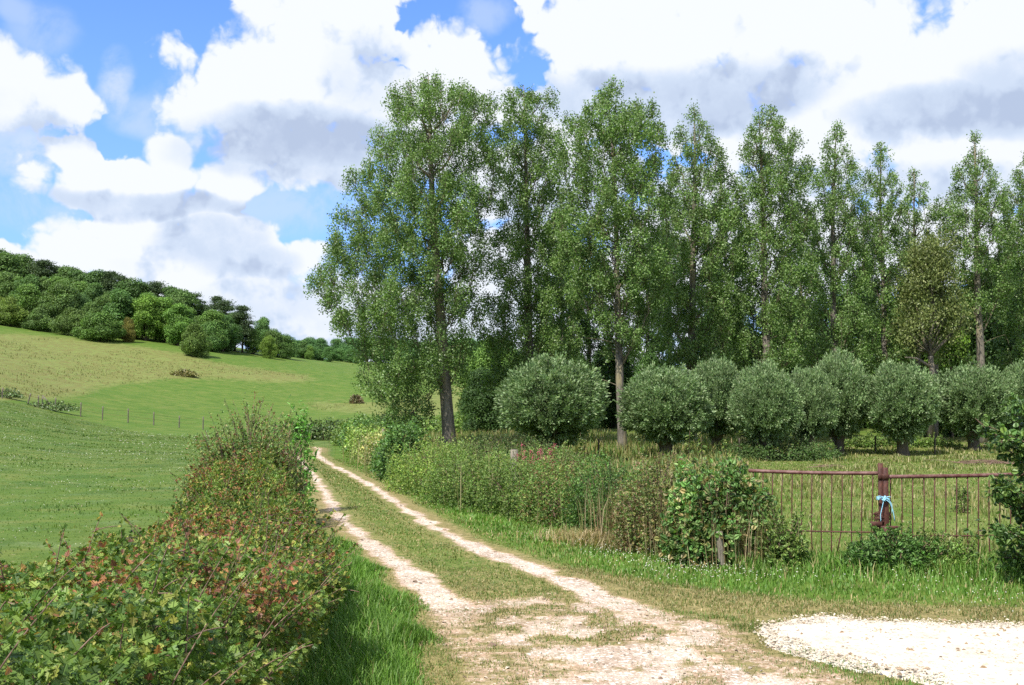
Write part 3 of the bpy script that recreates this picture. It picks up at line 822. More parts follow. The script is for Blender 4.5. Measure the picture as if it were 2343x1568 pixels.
def poplar(label, path, env, Y, seed, nplume, per, base_r=.30, leaf=.10, low=None, group=None, cols=POP_COL, dead=True):
    """path: trunk in photo units (x, y) from base to tip; env: rows (y, left x, right x) of the crown outline"""
    rg = np.random.default_rng(seed)
    if seed != 101:
        env = [(y, CXM(path, y) + (l - CXM(path, y)) * 1.16, CXM(path, y) + (r - CXM(path, y)) * 1.16) for y, l, r in env]
        nplume = int(nplume * 1.5); leaf *= .96
    bx, by = path[0]; b = at(bx, Y, by); o = thing('poplar_tree', label, 'tree', b, 0, group)
    k = Y / FPX * 1.0
    def loc(x, y):
        d = vdir(x, y); return d[0] / d[1] * Y - b[0], CAMZ + Y * d[2] / d[1] - b[2]
    tp = np.array([(loc(x, y)[0], 0, loc(x, y)[1]) for x, y in path]); tp[0, 2] = -.15
    H = tp[-1, 2]
    zz = np.linspace(-.15, H, 26); tx = np.interp(zz, tp[:, 2], tp[:, 0]); ty = (fbm(zz / 4, zz * 0, seed, 2) - .5) * .6; ty -= ty[0]
    tr = base_r * (1 - np.clip(zz / H, 0, 1)) ** .8 + .015; tr[0] *= 1.35; tr[1] *= 1.05
    A = Acc(); A.tube(np.stack([tx, ty, zz], 1), tr, 12)
    env = sorted([(loc(CX, y)[1], loc(l, y)[0], loc(r, y)[0]) for y, l, r in env])
    ez = np.array([e[0] for e in env]); el = np.array([e[1] for e in env]); er = np.array([e[2] for e in env])
    F = Acc(); BR = Acc()
    zlo = ez[0]; zhi = ez[-1]
    cent = []; tries = 0
    while len(cent) < nplume and tries < nplume * 60:
        tries += 1
        z = rg.uniform(zlo, zhi); l = np.interp(z, ez, el); r = np.interp(z, ez, er); t0 = np.interp(z, zz, tx)
        wd = (r - l) / 2
        if rg.random() > (wd / 4.5 + .42): continue
        ph = rg.uniform(0, 2 * math.pi); rho = rg.uniform(.05, 1) ** .55
        cxm = (l + r) / 2
        sx = max(wd - .35, .05); x = cxm + math.cos(ph) * rho * sx; y = math.sin(ph) * rho * max(min(wd, 4.2) - .3, .05)
        if z < H * .55 and y < .3 and abs(x - t0) < .75 and rg.random() < .8: continue
        f = rg.uniform(.65, 1.25) * (.65 + .35 * min(wd / 3, 1))
        if any(((x - c[0]) ** 2 + (y - c[1]) ** 2 + ((z - c[2]) / 1.7) ** 2) < (.62 * (f + c[3]) * .84) ** 2 for c in cent): continue
        cent.append((x, y, z, f, rho, t0))
    cent.sort(key=lambda c: math.hypot(c[0] - c[5], c[1]) + .15 * c[2])
    zst = max((low if low is not None else zlo * .85), .9)
    ni = zz > zst * .9
    nodes = [np.stack([tx, ty, zz], 1)[ni]]; nrad = [tr[ni]]
    for (x, y, z, f, rho, t0) in cent:
        NP = np.concatenate(nodes); NR = np.concatenate(nrad)
        dx = np.hypot(NP[:, 0] - x, NP[:, 1] - y); dz = z - NP[:, 2]
        want = .35 + dx * 1.0
        cost = dx + .9 * np.abs(dz - want) + np.where(dz < .2, 6, 0) + np.where(NR < .02, .8, 0)
        j = int(np.argmin(cost)); p0 = NP[j]; L0 = np.linalg.norm(np.array((x, y, z)) - p0)
        p2 = np.array((x, y, z + .6 * f)); p1 = p0 + np.array(((x - p0[0]) * .62, (y - p0[1]) * .62, (z - p0[2]) * .42))
        c = curve(p0, p1, p2, 9); c[1:-1] += rg.normal(0, .05, (7, 3))
        r0 = min(NR[j] * .62, .022 + L0 * .020); rr = np.linspace(r0, .011, 9)
        BR.tube(c, rr, 6, cap=False); nodes.append(c[2:8]); nrad.append(rr[2:8])
        a = np.array([.60, .60, .92]) * f
        nt = 7
        for q in range(nt):
            dd = rnd_unit(rg, 1)[0]; dd[2] = abs(dd[2]) * 1.3 + .15
            tip = np.array((x, y, z - .3 * f)) + dd * a * .9
            s = c[rg.integers(4, 8)]
            BR.tube(curve(s, (s + tip) / 2 + np.array([0, 0, -.1]), tip, 4), np.linspace(.014, .005, 4), 3, cap=False)
        n = int(1.6 * per * f * f * rg.uniform(.8, 1.25))
        # leaves in small bunches on the shoots of the plume
        nb = max(int(n / 9), 4)
        u = rnd_unit(rg, nb) * (rg.uniform(.05, 1, nb) ** .55)[:, None]
        u[:, :2] *= (.95 - .45 * np.clip(u[:, 2:3], -1, 1))
        bc = np.array((x, y, z)) + u * a
        L = np.repeat(bc, 9, 0) + rg.normal(0, .10, (nb * 9, 3)); m = len(L)
        Nn = norm(rg.normal(0, 1, (m, 3)) + np.array([0, -.25, .45])); D = rnd_unit(rg, m); D[:, 2] -= .35
        S = leaf * rg.uniform(.7, 1.25, m)
        F.leaves(T_QUAD, L, D, Nn, S, pal(rg, m, cols, [3, 4, 1.3, 2.2], .18))
    if dead:
        for q in range(7):
            z = rg.uniform(H * .12, H * .35); ph = rg.uniform(0, 6.28); L = rg.uniform(.6, 2.2); s = np.array((np.interp(z, zz, tx), np.interp(z, zz, ty), z))
            tip = s + np.array((math.cos(ph) * L, math.sin(ph) * L, L * rg.uniform(.1, .6)))
            BR.tube(curve(s, (s + tip) / 2 + (0, 0, .1), tip, 6), np.linspace(.025, .006, 6), 4, cap=False)
    obj('trunk', A, M_BARK, o, True); obj('branches', BR, M_LIMB, o, True); obj('crown', F, M_POP, o)
    return o


GP = 'row of tall poplars across the meadow'
poplar('largest leftmost poplar, leaning dark trunk and wide crown, beside the track bend',
       [(1030, 1018), (1018, 880), (1012, 780), (1005, 690), (992, 500), (985, 350), (980, 172)],
       [(985, 850, 900), (965, 842, 990), (910, 870, 1010), (880, 800, 1010), (840, 798, 1085), (800, 805, 1100), (760, 780, 1105), (715, 700, 1115), (640, 695, 1125), (590, 722, 1135), (520, 742, 1140), (470, 765, 1150), (420, 790, 1155), (380, 835, 1160), (320, 848, 1165), (260, 862, 1160), (225, 875, 1120), (205, 940, 1030), (172, 965, 1000)],
       48, 101, 280, 520, .31, .088, low=2.6, group=GP)
poplar('second poplar from the left, slim straight crown behind the first willow',
       [(1213, 1008), (1210, 820), (1207, 600), (1203, 400), (1198, 192)],
       [(880, 1110, 1300), (800, 1100, 1330), (700, 1110, 1330), (600, 1120, 1310), (480, 1130, 1300), (380, 1135, 1290), (280, 1140, 1280), (235, 1145, 1270), (192, 1180, 1215)],
       52, 102, 120, 480, .26, group=GP)
poplar('third poplar, bare grey lower trunk rising between two round willows',
       [(1425, 1032), (1416, 880), (1413, 700), (1408, 500), (1400, 330), (1390, 197)],
       [(800, 1370, 1480), (720, 1330, 1500), (640, 1300, 1530), (560, 1285, 1535), (450, 1275, 1530), (350, 1278, 1528), (280, 1300, 1515), (255, 1340, 1460), (197, 1365, 1425)],
       47, 103, 132, 470, .20, group=GP)
poplar('fourth poplar with a pointed tip, trunk behind the second willow',
       [(1582, 1012), (1581, 830), (1583, 600), (1588, 400), (1588, 252)],
       [(840, 1520, 1660), (740, 1500, 1690), (640, 1500, 1700), (540, 1505, 1700), (430, 1515, 1685), (370, 1530, 1660), (310, 1550, 1640), (252, 1575, 1600)],
       53, 104, 108, 460, .25, group=GP)
poplar('fifth poplar with a blunt double tip, streaked pale trunk, above the gate end of hedge',
       [(1757, 1012), (1757, 830), (1750, 640), (1745, 450), (1738, 262)],
       [(840, 1680, 1830), (740, 1670, 1850), (640, 1680, 1860), (540, 1685, 1860), (430, 1690, 1855), (350, 1695, 1840), (300, 1705, 1800), (262, 1720, 1790)],
       53, 105, 110, 460, .27, group=GP)
poplar('sixth poplar, narrow crown between the taller fifth and the seventh',
       [(1911, 1010), (1910, 820), (1908, 640), (1908, 450), (1914, 300)],
       [(850, 1820, 1990), (740, 1830, 1990), (640, 1845, 1985), (540, 1850, 1975), (440, 1850, 1970), (370, 1865, 1960), (330, 1880, 1940), (300, 1905, 1925)],
       55, 106, 96, 460, .24, group=GP)
poplar('seventh poplar with a lower rounded tip left of the stepped crown',
       [(2027, 1008), (2025, 830), (2020, 640), (2018, 450), (2014, 340)],
       [(840, 1970, 2090), (740, 1965, 2100), (640, 1965, 2080), (540, 1965, 2075), (450, 1970, 2070), (390, 1980, 2060), (340, 2000, 2035)],
       56, 107, 78, 460, .20, group=GP)
poplar('eighth and shortest poplar, stepped crown just right of the seventh',
       [(2098, 1008), (2098, 830), (2096, 640), (2092, 500), (2088, 398)],
       [(800, 2050, 2150), (700, 2045, 2160), (600, 2045, 2160), (520, 2050, 2150), (450, 2060, 2135), (398, 2078, 2102)],
       58, 108, 58, 440, .18, group=GP)
poplar('ninth poplar with a slender pointed crown standing apart near the right end',
       [(2243, 1006), (2243, 840), (2238, 700), (2232, 500), (2228, 310)],
       [(700, 2190, 2300), (620, 2170, 2320), (540, 2160, 2310), (470, 2150, 2300), (430, 2170, 2290), (370, 2195, 2270), (310, 2220, 2240)],
       56, 109, 84, 440, .25, group=GP)
poplar('last poplar of the row, crown cut off by the right edge',
       [(2385, 1006), (2380, 820), (2370, 600), (2352, 362)],
       [(850, 2300, 2470), (740, 2290, 2480), (620, 2285, 2470), (520, 2290, 2450), (440, 2300, 2430), (400, 2315, 2400), (362, 2335, 2370)],
       58, 110, 90, 440, .25, group=GP)


# ------------------------------------------------------------------ pollard willows
def willow_meshes(seed, n=52000, r=2.1, trunk_h=1.0):
    rg = np.random.default_rng(seed)
    A = Acc()
    h = np.linspace(-.1, trunk_h, 8)
    A.tube(np.stack([np.sin(h * 1.3 + seed) * .05, np.cos(h) * .04, h], 1), [.46, .38, .33, .31, .31, .34, .42, .48], 12)
    for k in range(9):
        a = k / 9 * 6.28 + rg.uniform(-.2, .2); e = np.array([math.cos(a), math.sin(a), 0])
        A.tube(curve(e * .1 + (0, 0, trunk_h - .25), e * .5 + (0, 0, trunk_h), e * .7 + (0, 0, trunk_h + .45), 5), [.17, .15, .11, .07, .04], 7)
    BR = Acc(); F = Acc(); cz = trunk_h + r * .68
    ns = 800
    d = rnd_unit(rg, ns); d[:, 2] = d[:, 2] * .95 + .12; d = norm(d)
    lump = .80 + .36 * fbm(d[:, 0] * 2.4 + 5 + d[:, 2], d[:, 1] * 2.4 + d[:, 2] * 1.9, seed, 3)
    R = r * lump * rg.uniform(.87, 1.07, ns) * np.where(d[:, 2] < -.45, .88, 1.0)
    tips = d * R[:, None] * np.array([1, 1, .92]) + (0, 0, cz); tips[:, 2] = np.maximum(tips[:, 2], .25 + .35 * rg.random(ns))
    s = np.stack([d[:, 0] * .3, d[:, 1] * .3, np.full(ns, trunk_h + .1)], 1)
    per = n // ns
    C = [(.14, .22, .080), (.20, .295, .12), (.29, .375, .185), (.09, .15, .05)]
    for i in range(ns):
        if i % 4 == 0:
            BR.tube(curve(s[i], s[i] * .4 + tips[i] * .6 + (0, 0, .25), tips[i], 5), [.03, .022, .016, .01, .004], 3, cap=False)
    t = 1 - rg.random((ns, per)) ** 1.25 * .62
    ctrl = s * .4 + tips * .6 + (0, 0, .25)
    tt = t[..., None]; p = (1 - tt) ** 2 * s[:, None] + 2 * (1 - tt) * tt * ctrl[:, None] + tt * tt * tips[:, None]
    tan = norm(2 * (1 - tt) * (ctrl - s)[:, None] + 2 * tt * (tips - ctrl)[:, None])
    p = p.reshape(-1, 3); tan = tan.reshape(-1, 3); m = len(p)
    side = rnd_unit(rg, m); p = p + side * rg.uniform(.01, .16, (m, 1))
    D = norm(tan * 1.0 + side * .8); N = norm(side + (0, 0, .5) + rnd_unit(rg, m) * .6)
    F.leaves(T_WILL, p, D, N, rg.uniform(.10, .17, m), pal(rg, m, C, [3, 4, 2, 1.2], .18), rg.uniform(.18, .28, m))
    return A.mesh('trunk', M_BARKD, True), BR.mesh('shoots', M_BARKD, True), F.mesh('crown', M_WIL)


WM = [willow_meshes(201), willow_meshes(202), willow_meshes(203), willow_meshes(204), willow_meshes(205)]
def willow(label, px, Y, top, halfw, v, rz=0.0, base=None):
    Y -= 1.5
    b = at(px, Y)
    o = thing('pollard_willow', label, 'tree', b, rz, 'pollard willows in front of the poplars')
    for nm, me in zip(('trunk', 'shoots', 'crown'), WM[v]): obj(nm, me, None, o)
    Hn = 1.0 + 2.1 * .68 + 2.1 * .92
    H = zat(top, Y) - b[2]; w = halfw * Y / FPX
    o.scale = (w / 2.08, w / 2.08, H / Hn)
    return o
willow('leftmost and largest round willow, beside the trunk of the third poplar', 1262, 42, 812, 124, 0)
willow('round willow just right of the third poplar trunk, second large one', 1522, 43, 838, 100, 1, .5)
willow('willow behind and between the second and fourth round crowns, taller than both', 1640, 48, 818, 74, 3, 1.2)
willow('willow over the left end of the gate, standing on a dark double trunk', 1750, 43.5, 834, 76, 4, 2.1)
willow('narrow willow squeezed left of the greyest crown, leaning into it', 1852, 46, 842, 60, 1, 3.3)
willow('greyest and tallest crown right of middle, rising behind its neighbour', 1918, 48, 812, 72, 2, 4.0)
willow('separate ball shaped willow with its single trunk in view above the gate middle', 2062, 47, 825, 84, 0, 4.4)
willow('willow near the right end, behind the drooping leafy branch', 2226, 50, 834, 84, 3, 5.2)
willow('last willow, cut off by the right edge', 2345, 52, 834, 66, 2, 2.6)


# ------------------------------------------------------------------ generic crowns: broadleaf and pine
def broad_meshes(seed, H=11.0, R=4.2, n=20000, leaf=.25, nl=34, zb=.12, cols=((.065, .115, .028), (.088, .15, .036), (.12, .19, .048), (.046, .088, .020)), bark=None, dense=1.0):
    rg = np.random.default_rng(seed)
    A = Acc(); h = np.linspace(-.3, H * .7, 8)
    A.tube(np.stack([np.sin(h * .5 + seed) * .2, np.cos(h * .4) * .2, h], 1), np.linspace(R * .07, R * .02, 8), 8)
    F = Acc(); lob = []
    for k in range(nl):
        z = rg.uniform(zb, .95) ** .8; prof = math.sin(math.pi * min(max((z - zb) / (1.02 - zb), 0.06), 1) ** .75) ** .7
        a = rg.uniform(0, 6.28); rho = rg.uniform(.35, .75) * prof
        lob.append((math.cos(a) * rho * R, math.sin(a) * rho * R, z * H * .88, R * rg.uniform(.26, .42)))
    lob.append((0, 0, H * .86, R * .32)); lob.append((0, 0, H * .55, R * .6)); lob.append((0, 0, H * .35, R * .6))
    wt = np.array([l[3] ** 2 for l in lob]); cnt = (wt / wt.sum() * n).astype(int)
    for (x, y, z, r), c in zip(lob, cnt):
        A.tube([(0, 0, max(z - r * 2, .5)), (x * .6, y * .6, z - r * .6), (x, y, z)], [R * .03, R * .018, R * .008], 5, cap=False)
        d = rnd_unit(rg, c); d[:, 2] = np.where(rg.random(c) < .35, np.abs(d[:, 2]), d[:, 2])
        rad = r * (.72 + .36 * rg.random(c)) * (.85 + .3 * fbm(d[:, 0] * 3 + x, d[:, 1] * 3 + d[:, 2] * 2, seed, 2))
        p = np.array((x, y, z)) + d * rad[:, None] * np.array([1, 1, .82])
        N = norm(d + rnd_unit(rg, c) * .75 + (0, 0, .35)); D = rnd_unit(rg, c)
        F.leaves(T_QUAD, p, D, N, leaf * rg.uniform(.6, 1.3, c), pal(rg, c, cols, [3, 4, 2, 1.5], .15), leaf * rg.uniform(.8, 1.3, c))
    return A.mesh('trunk', bark or M_BARKD, True), F.mesh('crown', M_WOOD)


def pine_meshes(seed, H=13.0, R=3.2, n=9000):
    rg = np.random.default_rng(seed)
    A = Acc(); h = np.linspace(-.3, H * .95, 8)
    A.tube(np.stack([h * 0, h * 0, h], 1), np.linspace(.26, .04, 8), 8)
    F = Acc(); cols = ((.044, .076, .030), (.062, .098, .038), (.088, .125, .050), (.032, .054, .022))
    nb = 46
    for k in range(nb):
        z = rg.uniform(.25, .97); w = R * (1 - .75 * max(z - .35, 0) / .65) * rg.uniform(.6, 1.05)
        a = rg.uniform(0, 6.28); e = np.array((math.cos(a) * w, math.sin(a) * w, H * z + rg.uniform(-.2, .5)))
        A.tube([(0, 0, H * z - .5), e * .6 + (0, 0, H * z * .4 - .1), e], [.07, .05, .02], 4, cap=False)
        for t in (.5, .85):
            c = n // nb // 2; q = e * t + np.array((0, 0, (1 - t) * (H * z)))
            p = q + rg.normal(0, 1, (c, 3)) * np.array([.62, .62, .26]) * rg.uniform(.8, 1.2)
            F.leaves(T_QUAD, p, rnd_unit(rg, c), norm(rnd_unit(rg, c) + (0, 0, .6)), rg.uniform(.16, .36, c), pal(rg, c, cols, [3, 4, 1.2, 2], .15))
    return A.mesh('trunk', M_BARKD, True), F.mesh('crown', M_WOOD)


BM = [broad_meshes(301), broad_meshes(302, R=3.6, nl=28), broad_meshes(303, R=4.6, nl=40, n=22000), broad_meshes(304, H=12, R=4.0, nl=46), broad_meshes(305, H=8, R=4.4, nl=20, zb=.05)]
PM = [pine_meshes(311), pine_meshes(312, R=3.6), pine_meshes(313, H=12, R=2.8)]
# finer foliage for trees standing nearer, behind the poplars
NM = [broad_meshes(321, H=9, R=3.4, n=26000, leaf=.17, nl=34, zb=.03), broad_meshes(322, H=10, R=3.2, n=26000, leaf=.17, nl=38, zb=.03),
      broad_meshes(323, H=6, R=2.6, n=18000, leaf=.14, nl=26, zb=.03)]


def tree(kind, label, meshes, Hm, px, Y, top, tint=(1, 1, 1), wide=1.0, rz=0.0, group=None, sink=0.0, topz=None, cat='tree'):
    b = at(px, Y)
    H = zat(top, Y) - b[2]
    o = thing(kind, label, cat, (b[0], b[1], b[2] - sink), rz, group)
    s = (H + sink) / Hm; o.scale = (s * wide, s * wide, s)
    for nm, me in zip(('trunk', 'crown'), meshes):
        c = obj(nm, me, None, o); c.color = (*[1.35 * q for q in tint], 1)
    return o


HT = [11 * .97, 11 * .97, 11 * .97, 12 * .97, 8 * .97]
PT = [13.2, 13.2, 12.3]
NTT = [9 * .97, 10 * .97, 6 * .97]
rw = random.Random(4)
GREEN = (1.0, 1.0, 1.0); BRIGHT = (1.12, 1.18, .95); DARK = (.62, .70, .75); BLUE = (.8, .95, 1.25); OLIVE = (1.35, 1.1, .8)
WOODG = 'trees of the hillside wood'
# ridge row (back), columns -160..560
ridge = [(-150, 540, 'p'), (-95, 552, 'd'), (-45, 560, 'd'), (0, 575, 'd'), (38, 580, 'd'), (62, 594, 'p'), (88, 596, 'p'), (118, 606, 'p'), (140, 608, 'd'), (165, 616, 'd'), (190, 622, 'p'),
         (218, 614, 'd'), (245, 622, 'p'), (270, 628, 'p'), (298, 636, 'd'), (325, 648, 'd'), (352, 641, 'p'), (382, 652, 'd'), (408, 662, 'd'), (432, 668, 'p'), (462, 682, 'p'),
         (488, 678, 'p'), (510, 684, 'p'), (532, 712, 'd'), (551, 700, 'p')]
for i, (px, top, k) in enumerate(ridge):
    Y = np.interp(px, [-150, 300, 480, 560], [222, 212, 200, 188]) + rw.uniform(-5, 5)
    if k == 'p':
        v = i % 3; last = px > 540
        tree('pine_tree', 'rightmost dark pine ending the hillside wood' if last else 'dark pine on the skyline of the hillside wood', PM[v], PT[v], px, Y, top, (1, 1, 1), rw.uniform(.95, 1.25), rw.uniform(0, 6), WOODG)
    else:
        v = i % 4
        tree('broadleaf_tree', 'leafy tree on the skyline of the hillside wood', BM[v], HT[v], px, Y, top, rw.choice([(.85, .9, .9), (.7, .78, .8)]), rw.uniform(1.1, 1.35), rw.uniform(0, 6), WOODG)
for i, px in enumerate(range(-150, 540, 30)):
    top = np.interp(px, [-150, 0, 200, 400, 520], [590, 618, 650, 695, 735]) + rw.uniform(-14, 14)
    Y = np.interp(px, [-150, 300, 520], [200, 194, 186]) + rw.uniform(-4, 4); v = rw.randrange(4)
    t = [GREEN, BRIGHT, (.8, .9, .9), GREEN, BRIGHT][i % 5]
    tree('broadleaf_tree', 'leafy tree in the middle rows of the hillside wood', BM[v], HT[v], px, Y, top, t, rw.uniform(1.0, 1.3), rw.uniform(0, 6), WOODG, .5)
front = [(-110, 660, OLIVE), (-60, 640, GREEN), (-20, 676, OLIVE), (22, 672, (1.2, 1.15, .85)), (60, 650, BRIGHT), (100, 690, GREEN), (135, 640, GREEN), (178, 668, (.85, .95, 1.1)), (205, 690, GREEN), (262, 658, (.8, .95, .9)),
         (300, 682, BRIGHT), (330, 672, (1.45, 1.5, .9)), (372, 680, (1.3, 1.4, .95)), (405, 692, (1.2, 1.35, 1.0)), (300, 710, (.8, .95, .95)), (480, 706, BRIGHT), (505, 720, (.6, .75, .7))]
for i, (px, top, t) in enumerate(front):
    Y = 178 + rw.uniform(-3, 5); v = i % 4
    lb = {11: 'brightest yellow green tree at the front edge of the hillside wood', 15: 'light green rounded tree left of the last dark pines'}.get(i, 'leafy tree at the front edge of the hillside wood')
    tree('broadleaf_tree', lb, BM[v], HT[v], px, Y, top, t, rw.uniform(1.0, 1.3), rw.uniform(0, 6), WOODG, .6)
SB = 'shrubs along the foot of the hillside wood'
for px, top, Y, t, w, lb in ((12, 682, 172, (1.3, 1.15, .8), 1.1, 'olive green shrub at the left edge below the wood'), (80, 706, 172, GREEN, 1.2, 'mid green shrub second from left below the wood'), (155, 706, 171, (1, .95, .9), 1.1, 'dull green shrub below the wood left of the darkest round one'),
                             (228, 716, 168, (.9, 1, .75), 1.5, 'dark round shrub at the foot of the wood'), (438, 742, 162, (.95, .92, .7), .85, 'lone rounded dark bush on the open slope in front of the wood'),
                             (484, 735, 176, (.95, 1.1, 1), 1.0, 'small green bush just right of the lone rounded bush'), (285, 728, 172, (1.5, .85, .65), .6, 'small rusty brown shrub beside the dark round shrub')):
    tree('shrub', lb, BM[4], HT[4], px, Y, top, t, w, rw.uniform(0, 6), SB, .7, cat='shrub')
# trees right of the wood, stepping down the ridge
for px, top, Y, t, w, lb in ((598, 730, 215, (1.05, 1.2, 1.3), .9, 'pale green tree standing behind the ridge right of the last pine'), (575, 756, 190, BRIGHT, 1.1, 'small green tree directly below the pale tree'), (622, 752, 195, GREEN, 1.2, 'rounded green tree right of the pale tree'),
                             (650, 764, 195, (.85, .95, .9), 1.2, 'darker rounded tree at the right end of the ridge clump'), (612, 768, 186, (1.4, 1.3, .8), .9, 'low yellow green bush in front of the ridge clump'), (690, 778, 225, (.9, 1, 1.1), 1.2, 'dark green bush where the ridge drops'), (706, 790, 215, (1.2, 1.25, .9), .9, 'light green bush at the last step of the ridge')):
    tree('broadleaf_tree', lb, BM[rw.randrange(4)], 11 * .97, px, Y, top, t, w, rw.uniform(0, 6), 'trees stepping down the ridge', .6)
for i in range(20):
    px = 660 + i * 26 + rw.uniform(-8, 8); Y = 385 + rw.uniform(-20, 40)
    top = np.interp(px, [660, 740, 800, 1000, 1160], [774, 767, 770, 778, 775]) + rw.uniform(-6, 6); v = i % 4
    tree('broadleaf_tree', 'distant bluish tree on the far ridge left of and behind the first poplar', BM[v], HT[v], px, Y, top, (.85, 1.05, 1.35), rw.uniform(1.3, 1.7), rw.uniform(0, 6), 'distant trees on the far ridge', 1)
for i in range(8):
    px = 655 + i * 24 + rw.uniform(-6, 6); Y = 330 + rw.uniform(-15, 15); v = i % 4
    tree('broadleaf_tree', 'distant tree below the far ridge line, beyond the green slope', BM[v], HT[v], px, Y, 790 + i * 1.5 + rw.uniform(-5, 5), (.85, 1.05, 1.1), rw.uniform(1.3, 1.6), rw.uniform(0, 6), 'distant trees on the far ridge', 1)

# second line behind the poplars: individual trees that close the view
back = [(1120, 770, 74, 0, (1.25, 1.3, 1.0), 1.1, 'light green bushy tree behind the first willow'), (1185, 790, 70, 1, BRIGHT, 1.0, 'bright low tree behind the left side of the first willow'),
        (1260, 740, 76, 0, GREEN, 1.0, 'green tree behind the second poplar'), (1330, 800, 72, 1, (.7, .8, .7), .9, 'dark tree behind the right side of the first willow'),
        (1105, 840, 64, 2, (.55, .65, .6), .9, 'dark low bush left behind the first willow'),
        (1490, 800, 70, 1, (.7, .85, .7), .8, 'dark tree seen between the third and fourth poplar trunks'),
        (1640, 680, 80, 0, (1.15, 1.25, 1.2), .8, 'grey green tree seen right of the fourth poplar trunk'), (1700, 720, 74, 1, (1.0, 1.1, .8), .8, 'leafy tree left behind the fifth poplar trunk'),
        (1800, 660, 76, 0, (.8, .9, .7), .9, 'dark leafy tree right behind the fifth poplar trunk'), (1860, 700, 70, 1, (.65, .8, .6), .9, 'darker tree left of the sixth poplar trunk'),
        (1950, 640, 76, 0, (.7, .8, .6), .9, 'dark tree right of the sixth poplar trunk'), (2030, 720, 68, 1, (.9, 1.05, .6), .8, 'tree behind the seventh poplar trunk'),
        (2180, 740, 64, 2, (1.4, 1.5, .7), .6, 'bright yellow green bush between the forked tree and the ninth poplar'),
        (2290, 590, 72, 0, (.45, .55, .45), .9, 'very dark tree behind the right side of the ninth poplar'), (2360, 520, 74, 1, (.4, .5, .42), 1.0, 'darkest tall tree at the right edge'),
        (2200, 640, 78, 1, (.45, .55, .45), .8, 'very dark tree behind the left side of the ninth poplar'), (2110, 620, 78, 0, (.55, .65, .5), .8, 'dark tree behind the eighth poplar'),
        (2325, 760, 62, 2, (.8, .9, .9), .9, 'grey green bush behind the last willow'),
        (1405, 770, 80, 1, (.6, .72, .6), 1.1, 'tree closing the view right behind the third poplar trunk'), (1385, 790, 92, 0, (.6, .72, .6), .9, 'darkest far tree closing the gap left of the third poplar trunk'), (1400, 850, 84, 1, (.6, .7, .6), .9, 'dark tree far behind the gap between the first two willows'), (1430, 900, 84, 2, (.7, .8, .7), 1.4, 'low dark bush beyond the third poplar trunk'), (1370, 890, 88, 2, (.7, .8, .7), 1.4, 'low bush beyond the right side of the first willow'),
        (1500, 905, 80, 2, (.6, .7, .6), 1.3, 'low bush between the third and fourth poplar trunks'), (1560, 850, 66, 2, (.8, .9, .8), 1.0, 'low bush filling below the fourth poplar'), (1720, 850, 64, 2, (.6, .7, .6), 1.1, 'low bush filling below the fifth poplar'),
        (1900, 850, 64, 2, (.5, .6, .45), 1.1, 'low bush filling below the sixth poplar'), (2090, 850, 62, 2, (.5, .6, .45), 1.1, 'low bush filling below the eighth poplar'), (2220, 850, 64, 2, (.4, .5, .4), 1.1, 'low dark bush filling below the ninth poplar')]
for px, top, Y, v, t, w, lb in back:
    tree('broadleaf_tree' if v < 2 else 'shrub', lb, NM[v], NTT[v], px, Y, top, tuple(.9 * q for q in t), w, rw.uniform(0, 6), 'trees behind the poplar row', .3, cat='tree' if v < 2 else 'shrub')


# second poplar row, behind
B2 = 'second row of poplars behind the first'
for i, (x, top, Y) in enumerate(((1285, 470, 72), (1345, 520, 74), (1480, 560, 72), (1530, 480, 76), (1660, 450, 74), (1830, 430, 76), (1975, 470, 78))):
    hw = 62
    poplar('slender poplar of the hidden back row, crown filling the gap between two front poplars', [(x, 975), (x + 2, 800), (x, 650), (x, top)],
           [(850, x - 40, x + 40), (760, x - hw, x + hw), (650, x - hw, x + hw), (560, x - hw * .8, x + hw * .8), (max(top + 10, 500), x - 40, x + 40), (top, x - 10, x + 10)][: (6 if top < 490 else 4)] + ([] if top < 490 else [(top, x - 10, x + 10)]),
           Y, 130 + i, 44, 330, .2, .13, group=B2, dead=False, cols=[(.045, .095, .02), (.065, .13, .028), (.09, .165, .045), (.035, .075, .016)])


